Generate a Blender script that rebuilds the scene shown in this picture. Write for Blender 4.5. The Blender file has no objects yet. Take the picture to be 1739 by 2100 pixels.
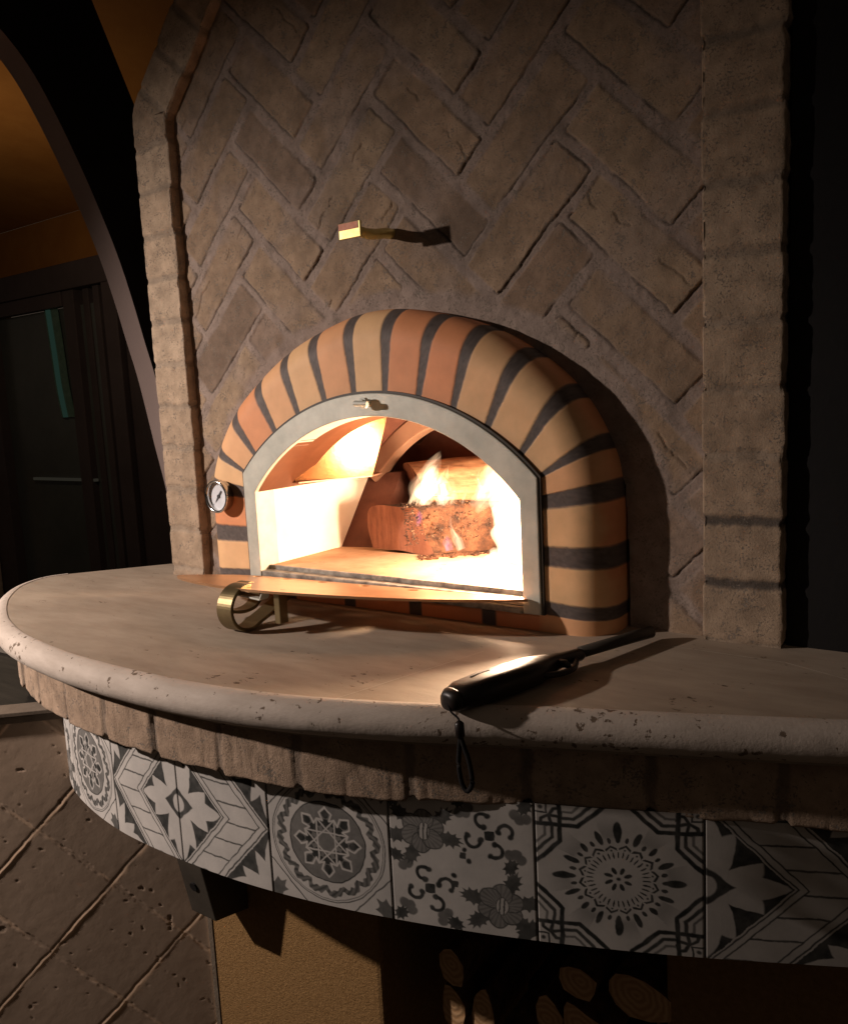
import bpy, math
import numpy as np
from mathutils import Matrix, Vector

# ------------------------------------------------------------------ scene, camera, light
S = bpy.context.scene
S.render.engine = 'CYCLES'
S.cycles.use_denoising = True
S.cycles.max_bounces = 8
S.cycles.diffuse_bounces = 4
S.cycles.glossy_bounces = 4
S.cycles.volume_bounces = 0
S.cycles.sample_clamp_indirect = 6.0
S.view_settings.view_transform = 'Standard'
S.view_settings.look = 'None'
S.view_settings.exposure = 0.0
S.view_settings.gamma = 1.0
S.view_settings.use_curve_mapping = False

cam = bpy.data.objects.new('camera', bpy.data.cameras.new('camera'))
bpy.context.collection.objects.link(cam)
S.camera = cam
cam.data.sensor_fit = 'HORIZONTAL'
cam.data.sensor_width = 36.0
cam.data.lens = 1689.25 / 1739.0 * 36.0
cam.data.clip_start = 0.01
cam.data.clip_end = 500
PITCH, YAW, ROLL = -0.1336, 0.6162, -0.0496
cam.matrix_world = (Matrix.Translation((0.6385, -0.8581, 0.2605)) @ Matrix.Rotation(YAW, 4, 'Z')
                    @ Matrix.Rotation(math.pi / 2 + PITCH, 4, 'X') @ Matrix.Rotation(ROLL, 4, 'Z'))

W = bpy.data.worlds.new('World')
S.world = W
W.use_nodes = True
W.node_tree.nodes['Background'].inputs[0].default_value = (1.0, 0.76, 0.58, 1)
W.node_tree.nodes['Background'].inputs[1].default_value = 0.040


def lamp(name, kind, loc, energy, color, radius=0.02, aim=None, cone=None, blend=1.0):
    l = bpy.data.lights.new(name, kind)
    l.energy = energy
    l.color = color
    l.shadow_soft_size = radius
    o = bpy.data.objects.new(name, l)
    bpy.context.collection.objects.link(o)
    o.location = loc
    if aim is not None:
        o.rotation_euler = (Vector(aim) - Vector(loc)).to_track_quat('-Z', 'Y').to_euler()
    if cone:
        l.spot_size = math.radians(cone)
        l.spot_blend = blend
    return o


lamp('patio_lamp', 'SPOT', (-1.00, -1.06, 0.58), 84.0, (1.0, 0.84, 0.75), 0.018, (-0.43, -0.13, -0.07), 84, 1.0)
lamp('porch_fill', 'POINT', (-2.6, 0.7, 0.9), 5.0, (1.0, 0.74, 0.48), 0.05)  # unseen fill light added to brighten the porch wall, ceiling and glass door
lamp('fire_light', 'POINT', (0.142, 0.050, 0.105), 15.5, (1.0, 0.68, 0.44), 0.025)
lamp('fire_light', 'POINT', (-0.025, 0.128, 0.150), 0.6, (1.0, 0.64, 0.40), 0.02)

# ------------------------------------------------------------------ numeric noise
_rng = np.random.RandomState(7)
_T = _rng.rand(256, 256)


def vnoise(x, y, seed=0):
    x = np.asarray(x, float) + seed * 17.13
    y = np.asarray(y, float) + seed * 31.7
    xi = np.floor(x).astype(int)
    yi = np.floor(y).astype(int)
    fx = x - xi
    fy = y - yi
    fx = fx * fx * (3 - 2 * fx)
    fy = fy * fy * (3 - 2 * fy)
    a = _T[xi % 256, yi % 256]
    b = _T[(xi + 1) % 256, yi % 256]
    c = _T[xi % 256, (yi + 1) % 256]
    d = _T[(xi + 1) % 256, (yi + 1) % 256]
    return a + (b - a) * fx + (c - a) * fy + (a - b - c + d) * fx * fy


def fbm(x, y, seed=0, oct=4):
    s = 0
    a = 0.5
    t = 0
    for i in range(oct):
        s = s + a * vnoise(x, y, seed + i * 3)
        t += a
        a *= 0.5
        x = np.asarray(x) * 2.03
        y = np.asarray(y) * 2.03
    return s / t


def sstep(a, b, x):
    t = np.clip((x - a) / (b - a), 0, 1)
    return t * t * (3 - 2 * t)


def mix(a, b, t):
    t = np.asarray(t)[..., None]
    return np.asarray(a) * (1 - t) + np.asarray(b) * t


# ------------------------------------------------------------------ materials
def new_mat(name):
    m = bpy.data.materials.new(name)
    m.use_nodes = True
    nt = m.node_tree
    return m, nt, nt.nodes['Principled BSDF']


def N(nt, kind, **kw):
    n = nt.nodes.new(kind)
    for k, v in kw.items():
        if k in n.inputs:
            n.inputs[k].default_value = v
        else:
            setattr(n, k, v)
    return n


def stone(name, c1, c2, scale=20.0, rough=0.85, bump=0.3, bscale=150.0, dist=0.002, pits=None, c3=None, metal=0.0,
          spec=0.3, stretch=(1, 1, 1), attr=False, ascale=1.0, pitscale=(1, 1, 1)):
    """Two-tone noisy surface, grain bump and optional dark pits; attr=True takes the colour from the mesh's 'Col'."""
    m, nt, b = new_mat(name)
    L = nt.links.new
    tc = N(nt, 'ShaderNodeTexCoord')
    mp = N(nt, 'ShaderNodeMapping')
    mp.inputs['Scale'].default_value = stretch
    L(tc.outputs['Object'], mp.inputs['Vector'])
    n1 = N(nt, 'ShaderNodeTexNoise', Scale=scale, Detail=6.0, Roughness=0.65)
    L(mp.outputs[0], n1.inputs['Vector'])
    r = N(nt, 'ShaderNodeValToRGB')
    r.color_ramp.elements[0].position = 0.33
    r.color_ramp.elements[1].position = 0.67
    r.color_ramp.elements[0].color = (*c1, 1)
    r.color_ramp.elements[1].color = (*c2, 1)
    L(n1.outputs['Fac'], r.inputs[0])
    col = r.outputs[0]
    if attr:
        a = N(nt, 'ShaderNodeAttribute', attribute_name='Col')
        mx = N(nt, 'ShaderNodeMix', data_type='RGBA', blend_type='MULTIPLY')
        mx.inputs[0].default_value = ascale
        L(a.outputs['Color'], mx.inputs[6])
        L(col, mx.inputs[7])
        col = mx.outputs[2]
    n2 = N(nt, 'ShaderNodeTexNoise', Scale=bscale, Detail=5.0, Roughness=0.7)
    L(tc.outputs['Object'], n2.inputs['Vector'])
    h = n2.outputs['Fac']
    if pits:
        psc, th, depth = pits
        mp2 = N(nt, 'ShaderNodeMapping')
        mp2.inputs['Scale'].default_value = pitscale
        L(tc.outputs['Object'], mp2.inputs['Vector'])
        n3 = N(nt, 'ShaderNodeTexNoise', Scale=psc, Detail=4.0, Roughness=0.62)
        L(mp2.outputs[0], n3.inputs['Vector'])
        n4 = N(nt, 'ShaderNodeTexNoise', Scale=psc * 0.13, Detail=2.0)
        L(tc.outputs['Object'], n4.inputs['Vector'])
        ad = N(nt, 'ShaderNodeMath', operation='MULTIPLY_ADD')
        L(n4.outputs['Fac'], ad.inputs[0])
        ad.inputs[1].default_value = 0.45
        L(n3.outputs['Fac'], ad.inputs[2])
        mr = N(nt, 'ShaderNodeMapRange')
        mr.inputs['From Min'].default_value = th
        mr.inputs['From Max'].default_value = th + 0.035
        L(ad.outputs[0], mr.inputs['Value'])
        sb = N(nt, 'ShaderNodeMath', operation='MULTIPLY_ADD')
        L(mr.outputs[0], sb.inputs[0])
        sb.inputs[1].default_value = -depth
        L(h, sb.inputs[2])
        h = sb.outputs[0]
        mx2 = N(nt, 'ShaderNodeMix', data_type='RGBA', blend_type='MIX')
        L(mr.outputs[0], mx2.inputs[0])
        L(col, mx2.inputs[6])
        mx2.inputs[7].default_value = (c1[0] * 0.35, c1[1] * 0.3, c1[2] * 0.25, 1)
        col = mx2.outputs[2]
    bp = N(nt, 'ShaderNodeBump')
    bp.inputs['Strength'].default_value = bump
    bp.inputs['Distance'].default_value = dist
    L(h, bp.inputs['Height'])
    L(bp.outputs[0], b.inputs['Normal'])
    L(col, b.inputs['Base Color'])
    b.inputs['Roughness'].default_value = rough
    b.inputs['Metallic'].default_value = metal
    b.inputs['Specular IOR Level'].default_value = spec
    return m


def emit(name, color, strength):
    m, nt, b = new_mat(name)
    nt.nodes.remove(b)
    e = N(nt, 'ShaderNodeEmission')
    e.inputs[0].default_value = (*color, 1)
    e.inputs[1].default_value = strength
    nt.links.new(e.outputs[0], nt.nodes['Material Output'].inputs['Surface'])
    return m


def vol(name, color, strength):
    m, nt, b = new_mat(name)
    nt.nodes.remove(b)
    e = N(nt, 'ShaderNodeEmission')
    e.inputs[0].default_value = (*color, 1)
    e.inputs[1].default_value = strength
    nt.links.new(e.outputs[0], nt.nodes['Material Output'].inputs['Volume'])
    return m


W1 = (0.93, 0.92, 0.91)
M = {}
M['brick'] = stone('tumbled_brick', (0.74, 0.72, 0.70), (1.12, 1.1, 1.08), 44, 0.92, 0.75, 520, 0.0016, attr=True,
                   pits=(420, 0.84, 0.9))
M['ring'] = stone('terracotta', (0.93, 0.92, 0.9), (1.05, 1.05, 1.05), 30, 0.62, 0.12, 500, 0.0006, attr=True, spec=0.35)
M['tile'] = stone('cement_tile', (0.86, 0.86, 0.86), (1.06, 1.05, 1.04), 26, 0.7, 0.12, 420, 0.0006, attr=True, spec=0.3)
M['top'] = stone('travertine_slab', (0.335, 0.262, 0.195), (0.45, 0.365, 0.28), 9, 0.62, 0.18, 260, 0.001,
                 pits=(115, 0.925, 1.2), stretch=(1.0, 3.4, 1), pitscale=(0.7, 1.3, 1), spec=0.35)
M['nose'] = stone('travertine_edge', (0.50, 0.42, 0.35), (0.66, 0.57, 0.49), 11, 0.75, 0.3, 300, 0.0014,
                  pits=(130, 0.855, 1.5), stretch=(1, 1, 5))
M['joint'] = stone('grout', (0.5, 0.42, 0.33), (0.62, 0.55, 0.45), 60, 0.9, 0.4, 400)
M['trav'] = stone('travertine_cladding', (0.66, 0.48, 0.345), (0.82, 0.61, 0.45), 9, 0.97, 0.18, 300, 0.0008, attr=True)
M['stucco'] = stone('ochre_stucco', (0.30, 0.165, 0.058), (0.42, 0.245, 0.098), 150, 0.95, 1.0, 420, 0.005)
M['orange'] = stone('orange_stucco', (0.30, 0.125, 0.025), (0.36, 0.16, 0.035), 6, 0.95, 0.5, 120, 0.003)
M['steel'] = stone('galvanised_steel', (0.44, 0.45, 0.39), (0.60, 0.60, 0.52), 30, 0.5, 0.25, 200, 0.0008, metal=0.08,
                   spec=0.4)
M['rust'] = stone('scorched_steel', (0.10, 0.09, 0.08), (0.40, 0.38, 0.33), 60, 0.6, 0.3, 200, 0.001, metal=0.3)
M['copper'] = stone('heat_tinted_steel', (0.11, 0.040, 0.019), (0.20, 0.080, 0.040), 7, 0.5, 0.2, 60, 0.002, metal=0.35)
M['fire_brick'] = stone('pale_firebrick', (0.80, 0.72, 0.58), (0.86, 0.79, 0.68), 18, 0.85, 0.3, 160, 0.0015)
M['hearth'] = stone('hearth_stone', (0.36, 0.20, 0.11), (0.55, 0.36, 0.22), 14, 0.8, 0.3, 150, 0.0015, pits=(90, 0.93, 0.8))
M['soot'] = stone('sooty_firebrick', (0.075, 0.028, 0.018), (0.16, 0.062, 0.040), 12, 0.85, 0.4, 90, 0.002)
M['arch_steel'] = stone('arch_steel', (0.30, 0.17, 0.11), (0.42, 0.25, 0.17), 10, 0.45, 0.15, 60, metal=0.3)
M['hood'] = stone('polished_hood_steel', (0.28, 0.13, 0.055), (0.40, 0.20, 0.09), 7, 0.22, 0.12, 40, 0.002, metal=0.9)
M['trim'] = stone('cap_trim', (0.15, 0.115, 0.085), (0.21, 0.165, 0.125), 20, 0.8, 0.3, 200)
M['char'] = stone('charred_bark', (0.010, 0.006, 0.005), (0.05, 0.025, 0.015), 60, 0.9, 0.6, 200)
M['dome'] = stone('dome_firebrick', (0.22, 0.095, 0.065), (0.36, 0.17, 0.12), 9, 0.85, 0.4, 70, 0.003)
M['shelf'] = stone('brass_plate', (0.56, 0.30, 0.15), (0.68, 0.42, 0.24), 12, 0.36, 0.1, 200, 0.0005, metal=0.85)
M['bronze'] = stone('bronze_paint', (0.17, 0.128, 0.065), (0.24, 0.185, 0.095), 24, 0.42, 0.12, 260, 0.0006, metal=0.8)
M['chrome'] = stone('chrome', (0.62, 0.60, 0.57), (0.75, 0.74, 0.72), 10, 0.14, 0.02, 50, 0.0002, metal=1.0)
M['dial'] = stone('dial_face', (0.62, 0.64, 0.68), (0.74, 0.76, 0.80), 60, 0.4, 0.02, 50, 0.0002)
M['ink'] = stone('black_ink', (0.03, 0.03, 0.035), (0.06, 0.06, 0.065), 60, 0.5, 0.0)
M['gold'] = stone('brass_hook', (0.62, 0.50, 0.16), (0.78, 0.66, 0.28), 50, 0.4, 0.15, 300, 0.0005, metal=0.55)
M['red_tag'] = stone('red_sticker', (0.62, 0.20, 0.10), (0.80, 0.34, 0.20), 90, 0.5, 0.1)
M['black'] = stone('black_plastic', (0.012, 0.008, 0.007), (0.02, 0.013, 0.011), 40, 0.40, 0.15, 300, 0.0005, spec=0.5)
M['cord'] = stone('black_cord', (0.008, 0.007, 0.007), (0.014, 0.012, 0.012), 90, 0.9, 0.6, 900, 0.001)
M['iron'] = stone('dark_steel', (0.045, 0.038, 0.03), (0.065, 0.055, 0.043), 20, 0.5, 0.25, 200, 0.001)
M['dark'] = stone('near_black', (0.0035, 0.003, 0.003), (0.006, 0.005, 0.005), 6, 0.7, 0.2, 60)
M['beam'] = stone('beam_soffit', (0.27, 0.205, 0.185), (0.32, 0.245, 0.22), 4, 0.8, 0.2, 60)
M['granite'] = stone('black_granite', (0.005, 0.0045, 0.004), (0.022, 0.019, 0.015), 14, 0.55, 0.1, 90, stretch=(0.6, 5, 1))
M['door'] = stone('door_frame_paint', (0.075, 0.060, 0.064), (0.10, 0.080, 0.086), 5, 0.45, 0.1, 60)
M['glass'] = stone('dark_glass', (0.085, 0.098, 0.098), (0.12, 0.135, 0.135), 3, 0.25, 0.0, spec=0.5)
M['ground'] = stone('patio_paving', (0.10, 0.08, 0.06), (0.15, 0.12, 0.09), 3, 0.85, 0.3, 40)
M['bark'] = stone('bark', (0.045, 0.022, 0.012), (0.20, 0.10, 0.05), 60, 0.9, 0.9, 180, 0.004, stretch=(1, 1, 1))
M['wood'] = stone('split_wood', (0.34, 0.155, 0.07), (0.55, 0.30, 0.15), 24, 0.8, 0.5, 200, 0.0015, stretch=(0.5, 0.5, 5))
M['endwood'] = stone('sawn_end', (0.13, 0.045, 0.025), (0.24, 0.10, 0.058), 34, 0.85, 0.5, 240, 0.0015, stretch=(3, 3, 0.6))
M['grain'] = stone('long_grain', (0.10, 0.042, 0.018), (0.34, 0.19, 0.10), 30, 0.8, 0.5, 120, 0.002, stretch=(0.6, 0.6, 5))
M['ash'] = stone('glowing_ash', (0.006, 0.003, 0.002), (0.12, 0.050, 0.024), 38, 0.9, 0.8, 260, 0.003)
M['logend0'] = stone('stored_log_end', (0.30, 0.16, 0.07), (0.48, 0.28, 0.13), 30, 0.9, 0.4, 240, 0.0015)

def ring_wood():
    m, nt, b = new_mat('log_end_rings')
    L = nt.links.new
    tc = N(nt, 'ShaderNodeTexCoord')
    wv = nt.nodes.new('ShaderNodeTexWave')
    wv.wave_type = 'RINGS'
    wv.rings_direction = 'Y'
    wv.inputs['Scale'].default_value = 42
    wv.inputs['Distortion'].default_value = 7.0
    wv.inputs['Detail'].default_value = 3.0
    L(tc.outputs['Object'], wv.inputs['Vector'])
    nz = N(nt, 'ShaderNodeTexNoise', Scale=40.0, Detail=5.0)
    L(tc.outputs['Object'], nz.inputs['Vector'])
    ad = N(nt, 'ShaderNodeMath', operation='MULTIPLY')
    L(wv.outputs['Fac'], ad.inputs[0])
    L(nz.outputs['Fac'], ad.inputs[1])
    r = N(nt, 'ShaderNodeValToRGB')
    r.color_ramp.elements[0].position = 0.05
    r.color_ramp.elements[1].position = 0.55
    r.color_ramp.elements[0].color = (0.40, 0.225, 0.10, 1)
    r.color_ramp.elements[1].color = (0.56, 0.35, 0.18, 1)
    L(ad.outputs[0], r.inputs[0])
    L(r.outputs[0], b.inputs['Base Color'])
    bp = N(nt, 'ShaderNodeBump')
    bp.inputs['Strength'].default_value = 0.5
    bp.inputs['Distance'].default_value = 0.002
    L(ad.outputs[0], bp.inputs['Height'])
    L(bp.outputs[0], b.inputs['Normal'])
    b.inputs['Roughness'].default_value = 0.9
    return m


M['logend'] = ring_wood()

# ------------------------------------------------------------------ mesh helpers
COL = bpy.context.collection


class MB:
    def __init__(self):
        self.v = []
        self.f = []

    def add(self, vs, fs):
        b = len(self.v)
        self.v += [tuple(map(float, p)) for p in vs]
        self.f += [tuple(i + b for i in f) for f in fs]
        return self

    def box(self, lo, hi, mtx=None):
        x0, y0, z0 = lo
        x1, y1, z1 = hi
        vs = [(x0, y0, z0), (x1, y0, z0), (x1, y1, z0), (x0, y1, z0), (x0, y0, z1), (x1, y0, z1), (x1, y1, z1), (x0, y1, z1)]
        if mtx is not None:
            vs = [tuple(mtx @ Vector(p)) for p in vs]
        return self.add(vs, [(0, 3, 2, 1), (4, 5, 6, 7), (0, 1, 5, 4), (1, 2, 6, 5), (2, 3, 7, 6), (3, 0, 4, 7)])

    def prism(self, poly, a, b, axis=1, caps=True):
        """poly: 2-D outline in the other two axes, extruded along axis from a to b."""
        def P(u, w, t):
            return {0: (t, u, w), 1: (u, t, w), 2: (u, w, t)}[axis]
        n = len(poly)
        vs = [P(u, w, a) for u, w in poly] + [P(u, w, b) for u, w in poly]
        fs = [(i, (i + 1) % n, (i + 1) % n + n, i + n) for i in range(n)]
        if caps:
            fs += [tuple(range(n))[::-1], tuple(range(n, 2 * n))]
        return self.add(vs, fs)

    def tube(self, pts, rad, n=12, caps=True, flat=None, up=(0, 0, 1)):
        pts = [Vector(p) for p in pts]
        if not hasattr(rad, '__len__'):
            rad = [rad] * len(pts)
        rings = []
        for i, p in enumerate(pts):
            d = (pts[min(i + 1, len(pts) - 1)] - pts[max(i - 1, 0)]).normalized()
            u = d.cross(Vector(up))
            if u.length < 1e-4:
                u = d.cross(Vector((1, 0, 0)))
            u.normalize()
            w = u.cross(d)
            fx, fy = (1, 1) if flat is None else flat
            rings.append([p + (u * math.cos(2 * math.pi * k / n) * fx + w * math.sin(2 * math.pi * k / n) * fy) * rad[i]
                          for k in range(n)])
        vs = [q for r in rings for q in r]
        fs = [(i * n + k, i * n + (k + 1) % n, (i + 1) * n + (k + 1) % n, (i + 1) * n + k)
              for i in range(len(pts) - 1) for k in range(n)]
        if caps:
            fs += [tuple(range(n))[::-1], tuple(range((len(pts) - 1) * n, len(pts) * n))]
        return self.add(vs, fs)

    def strip(self, prof, width, wdir, thick):
        """flat bar following prof (3-D points), its width along wdir."""
        w = Vector(wdir).normalized() * (width / 2)
        pts = [Vector(p) for p in prof]
        vs = []
        for i, p in enumerate(pts):
            d = (pts[min(i + 1, len(pts) - 1)] - pts[max(i - 1, 0)]).normalized()
            nrm = d.cross(w).normalized() * (thick / 2)
            vs += [p - w - nrm, p + w - nrm, p + w + nrm, p - w + nrm]
        n = len(pts)
        fs = []
        for i in range(n - 1):
            for k in range(4):
                fs.append((i * 4 + k, i * 4 + (k + 1) % 4, (i + 1) * 4 + (k + 1) % 4, (i + 1) * 4 + k))
        fs += [(3, 2, 1, 0), (4 * n - 4, 4 * n - 3, 4 * n - 2, 4 * n - 1)]
        return self.add(vs, fs)


def link(name, me, mat, parent=None, smooth=False):
    o = bpy.data.objects.new(name, me)
    COL.objects.link(o)
    if mat is not None:
        me.materials.append(mat)
    if parent is not None:
        o.parent = parent
        r = parent
        off = Vector(r.location)
        while r.parent is not None:
            r = r.parent
            off += Vector(r.location)
        me.transform(Matrix.Translation(-off))
    if smooth:
        me.polygons.foreach_set('use_smooth', [True] * len(me.polygons))
    return o


def obj(name, mb, mat, parent=None, smooth=False, bevel=0.0, weld=False):
    me = bpy.data.meshes.new(name)
    me.from_pydata(mb.v, [], mb.f)
    me.update()
    import bmesh
    bm = bmesh.new()
    bm.from_mesh(me)
    if weld:
        bmesh.ops.remove_doubles(bm, verts=bm.verts, dist=1e-5)
    bmesh.ops.recalc_face_normals(bm, faces=bm.faces)
    if bevel > 0:
        es = [e for e in bm.edges if len(e.link_faces) == 2 and e.calc_face_angle(0) > 0.6]
        bmesh.ops.bevel(bm, geom=es, offset=bevel, segments=2, affect='EDGES', profile=0.5)
    bm.to_mesh(me)
    bm.free()
    o = link(name, me, mat, parent, smooth)
    return o


def grid(name, X, Y, Z, C, mat, parent=None, keep=None, closed=False):
    """mesh from 2-D arrays of coordinates, colour C per vertex; keep masks the faces."""
    nu, nv = X.shape
    co = np.stack([X, Y, Z], -1).reshape(-1, 3).astype(np.float32)
    I = np.arange(nu * nv).reshape(nu, nv)
    q = np.stack([I[:-1, :-1], I[1:, :-1], I[1:, 1:], I[:-1, 1:]], -1).reshape(-1, 4)
    if keep is not None:
        k = (keep[:-1, :-1] & keep[1:, :-1] & keep[1:, 1:] & keep[:-1, 1:]).reshape(-1)
        q = q[k]
        used = np.unique(q)
        rm = np.full(len(co), -1)
        rm[used] = np.arange(len(used))
        q = rm[q]
        co = co[used]
        if C is not None:
            C = C.reshape(-1, 3)[used]
    me = bpy.data.meshes.new(name)
    me.vertices.add(len(co))
    me.vertices.foreach_set('co', co.ravel())
    me.loops.add(len(q) * 4)
    me.loops.foreach_set('vertex_index', q.ravel().astype(np.int32))
    me.polygons.add(len(q))
    me.polygons.foreach_set('loop_start', np.arange(0, len(q) * 4, 4, dtype=np.int32))
    me.polygons.foreach_set('loop_total', np.full(len(q), 4, dtype=np.int32))
    me.update(calc_edges=True)
    me.validate()
    if C is not None:
        a = me.color_attributes.new('Col', 'FLOAT_COLOR', 'POINT')
        c4 = np.ones((len(co), 4), np.float32)
        c4[:, :3] = np.clip(C.reshape(-1, 3), 0, 1)
        a.data.foreach_set('color', c4.ravel())
    return link(name, me, mat, parent, True)


def tag(o, label=None, cat=None, group=None, kind=None):
    if label:
        o['label'] = label
    if cat:
        o['category'] = cat
    if group:
        o['group'] = group
    if kind:
        o['kind'] = kind
    return o


def empty(name, loc, label, cat, group=None, parent=None):
    o = bpy.data.objects.new(name, None)
    COL.objects.link(o)
    o.location = loc
    o.empty_display_size = 0.05
    return tag(o, label, cat, group)


def catmull(P, n=12):
    P = [np.array(p, float) for p in P]
    Q = [2 * P[0] - P[1]] + P + [2 * P[-1] - P[-2]]
    out = []
    for i in range(1, len(Q) - 2):
        for k in range(n):
            t = k / n
            a, b, c, d = Q[i - 1], Q[i], Q[i + 1], Q[i + 2]
            out.append(0.5 * (2 * b + (c - a) * t + (2 * a - 5 * b + 4 * c - d) * t * t + (3 * b - a - 3 * c + d) * t ** 3))
    out.append(P[-1])
    return np.array(out)


def resample(P, step):
    d = np.r_[0, np.cumsum(np.linalg.norm(np.diff(P, axis=0), axis=1))]
    n = max(2, int(round(d[-1] / step)) + 1)
    s = np.linspace(0, d[-1], n)
    return np.stack([np.interp(s, d, P[:, k]) for k in range(P.shape[1])], 1), s


def normals2(P):
    T = np.gradient(P, axis=0)
    T /= np.linalg.norm(T, axis=1)[:, None]
    return np.stack([T[:, 1], -T[:, 0]], 1)


# ------------------------------------------------------------------ the setting
GZ = -0.95
g = obj('ground', MB().add([(-60, -60, GZ), (60, -60, GZ), (60, 60, GZ), (-60, 60, GZ)], [(0, 1, 2, 3)]), M['ground'])
tag(g, kind='structure')

# ------------------------------------------------------------------ chimney breast
PI = math.pi
w_, L_ = 0.0655, 0.1785
IN_Z = [(0.0, 0.325), (0.022, 0.325), (0.085, 0.325), (0.158, 0.322), (0.21, 0.302), (0.263, 0.262), (0.305, 0.208),
        (0.337, 0.153), (0.358, 0.098), (0.374, 0.032), (0.3765, 0.0)]


def ring_x(z):
    """half width of the arch ring at height z"""
    return np.interp(z, [p[0] for p in IN_Z], [p[1] for p in IN_Z], right=0.0)


def border_in(z):
    """half distance between the inner edges of the two raised borders"""
    return np.where(z < 0.69, 0.3895, 0.3895 - (z - 0.69) * 0.93)


chim = empty('brick_chimney', (0, 0, 0), 'tall chimney breast of tumbled brick in a herringbone pattern above the oven arch', 'chimney')
st = 0.0014
xs = np.arange(-0.397, 0.3971, st)
zs = np.arange(-0.004, 1.12, st)
Xg, Zg = np.meshgrid(xs, zs, indexing='ij')
A = (Xg + Zg) / math.sqrt(2)
B = (Zg - Xg) / math.sqrt(2)
wa = (fbm(Xg * 26, Zg * 26, 1) - .5) * 0.0052 + (fbm(Xg * 120, Zg * 120, 5, 3) - .5) * 0.0024
wb = (fbm(Xg * 26, Zg * 26, 2) - .5) * 0.0052 + (fbm(Xg * 120, Zg * 120, 6, 3) - .5) * 0.0024
Aw, Bw = A + wa, B + wb
H = (fbm(Xg * 30, Zg * 30, 11) - .5) * 0.003 + (fbm(Xg * 180, Zg * 180, 12, 3) - .5) * 0.0014 - 0.0004
mort = mix((0.300, 0.236, 0.200), (0.36, 0.288, 0.248), fbm(Xg * 22, Zg * 22, 13))
C = mort.copy()
rngb = np.random.RandomState(21)
smear = fbm(Xg * 14, Zg * 14, 31)
groove = np.zeros_like(Xg)
for k in range(-16, 22):
    for m in range(-4, 5):
        for kind in (0, 1):
            a0 = 0.322 + k * w_ + m * L_
            b0 = 0.466 + k * w_ - m * L_
            if kind == 0:
                lo, hi = (a0, b0), (a0 + L_, b0 + w_)
            else:
                lo, hi = (a0, b0 + w_), (a0 + w_, b0 + w_ + L_)
            ca, cb = (lo[0] + hi[0]) / 2, (lo[1] + hi[1]) / 2
            cx, cz = (ca - cb) / math.sqrt(2), (ca + cb) / math.sqrt(2)
            if abs(cx) > 0.52 or cz < -0.1 or cz > 1.25:
                continue
            sel = (np.abs(xs - cx) < 0.10)
            selz = (np.abs(zs - cz) < 0.10)
            if not sel.any() or not selz.any():
                continue
            ii = np.where(sel)[0]
            jj = np.where(selz)[0]
            sl = (slice(ii[0], ii[-1] + 1), slice(jj[0], jj[-1] + 1))
            j1, j2, j3, j4 = rngb.uniform(-0.002, 0.0025, 4)
            gap = 0.0068
            ha = (hi[0] - lo[0]) / 2 - gap + j1
            hb = (hi[1] - lo[1]) / 2 - gap + j2
            th = rngb.uniform(-0.014, 0.014)
            da0 = Aw[sl] - ca - j3
            db0 = Bw[sl] - cb - j4
            da = da0 * math.cos(th) + db0 * math.sin(th)
            db = -da0 * math.sin(th) + db0 * math.cos(th)
            rr = 0.0035
            qa = np.abs(da) - ha + rr
            qb = np.abs(db) - hb + rr
            d = np.sqrt(np.maximum(qa, 0) ** 2 + np.maximum(qb, 0) ** 2) + np.minimum(np.maximum(qa, qb), 0) - rr
            m_in = sstep(0.0018, -0.0022, d)
            tilt = da / 0.09 * rngb.uniform(-1, 1) * 0.0010 + db / 0.03 * rngb.uniform(-1, 1) * 0.0009
            base = rngb.uniform(-0.0004, 0.0006)
            rough_k = rngb.uniform(0.4, 1.3)
            hb_ = base + tilt + (fbm(da * 34, db * 60, k * 5 + m, 4) - .5) * 0.0022 * rough_k
            # long split faults along the brick on some
            if rngb.rand() < 0.30:
                along, across = (da, db) if kind == 0 else (db, da)
                f1 = np.abs(across + (fbm(along * 38, along * 0 + k, 3) - .5) * 0.022 + rngb.uniform(-.012, .012))
                hb_ = hb_ - 0.0022 * sstep(0.0016, 0.0004, f1) * (fbm(along * 22, across * 22, 9) > .5)
            H[sl] = H[sl] * (1 - m_in) + hb_ * m_in
            pal = [(0.345, 0.252, 0.175), (0.315, 0.228, 0.158), (0.370, 0.275, 0.190), (0.290, 0.205, 0.145),
                   (0.340, 0.245, 0.168), (0.250, 0.182, 0.135)]
            p = pal[rngb.choice(6, p=[.27, .24, .2, .14, .13, .02])]
            f = 0.86 + 0.32 * fbm(da * 30, db * 30, k + 7 * m, 4)
            cc = np.asarray(p) * f[..., None]
            # mortar smeared across parts of the brick
            sm = m_in * (1 - 0.45 * sstep(0.55, 0.72, smear[sl] + 0.12 * sstep(-0.012, 0.0, d)))
            C[sl] = C[sl] * (1 - sm[..., None]) + cc * sm[..., None]
            # open crack on one long side and one end of the brick
            gm = sstep(0.0014, 0.0003, np.abs(d - 0.0004))
            side = ((db < -hb + 0.008) if kind == 0 else (da < -ha + 0.008)) | ((da > ha - .006) if kind == 0 else (db < -hb + .006))
            part = 0.25 + 0.75 * sstep(0.34, 0.50, fbm(A[sl] * 22, B[sl] * 22, 51 + kind, 3))
            groove[sl] = np.maximum(groove[sl], gm * side * part)
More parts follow.
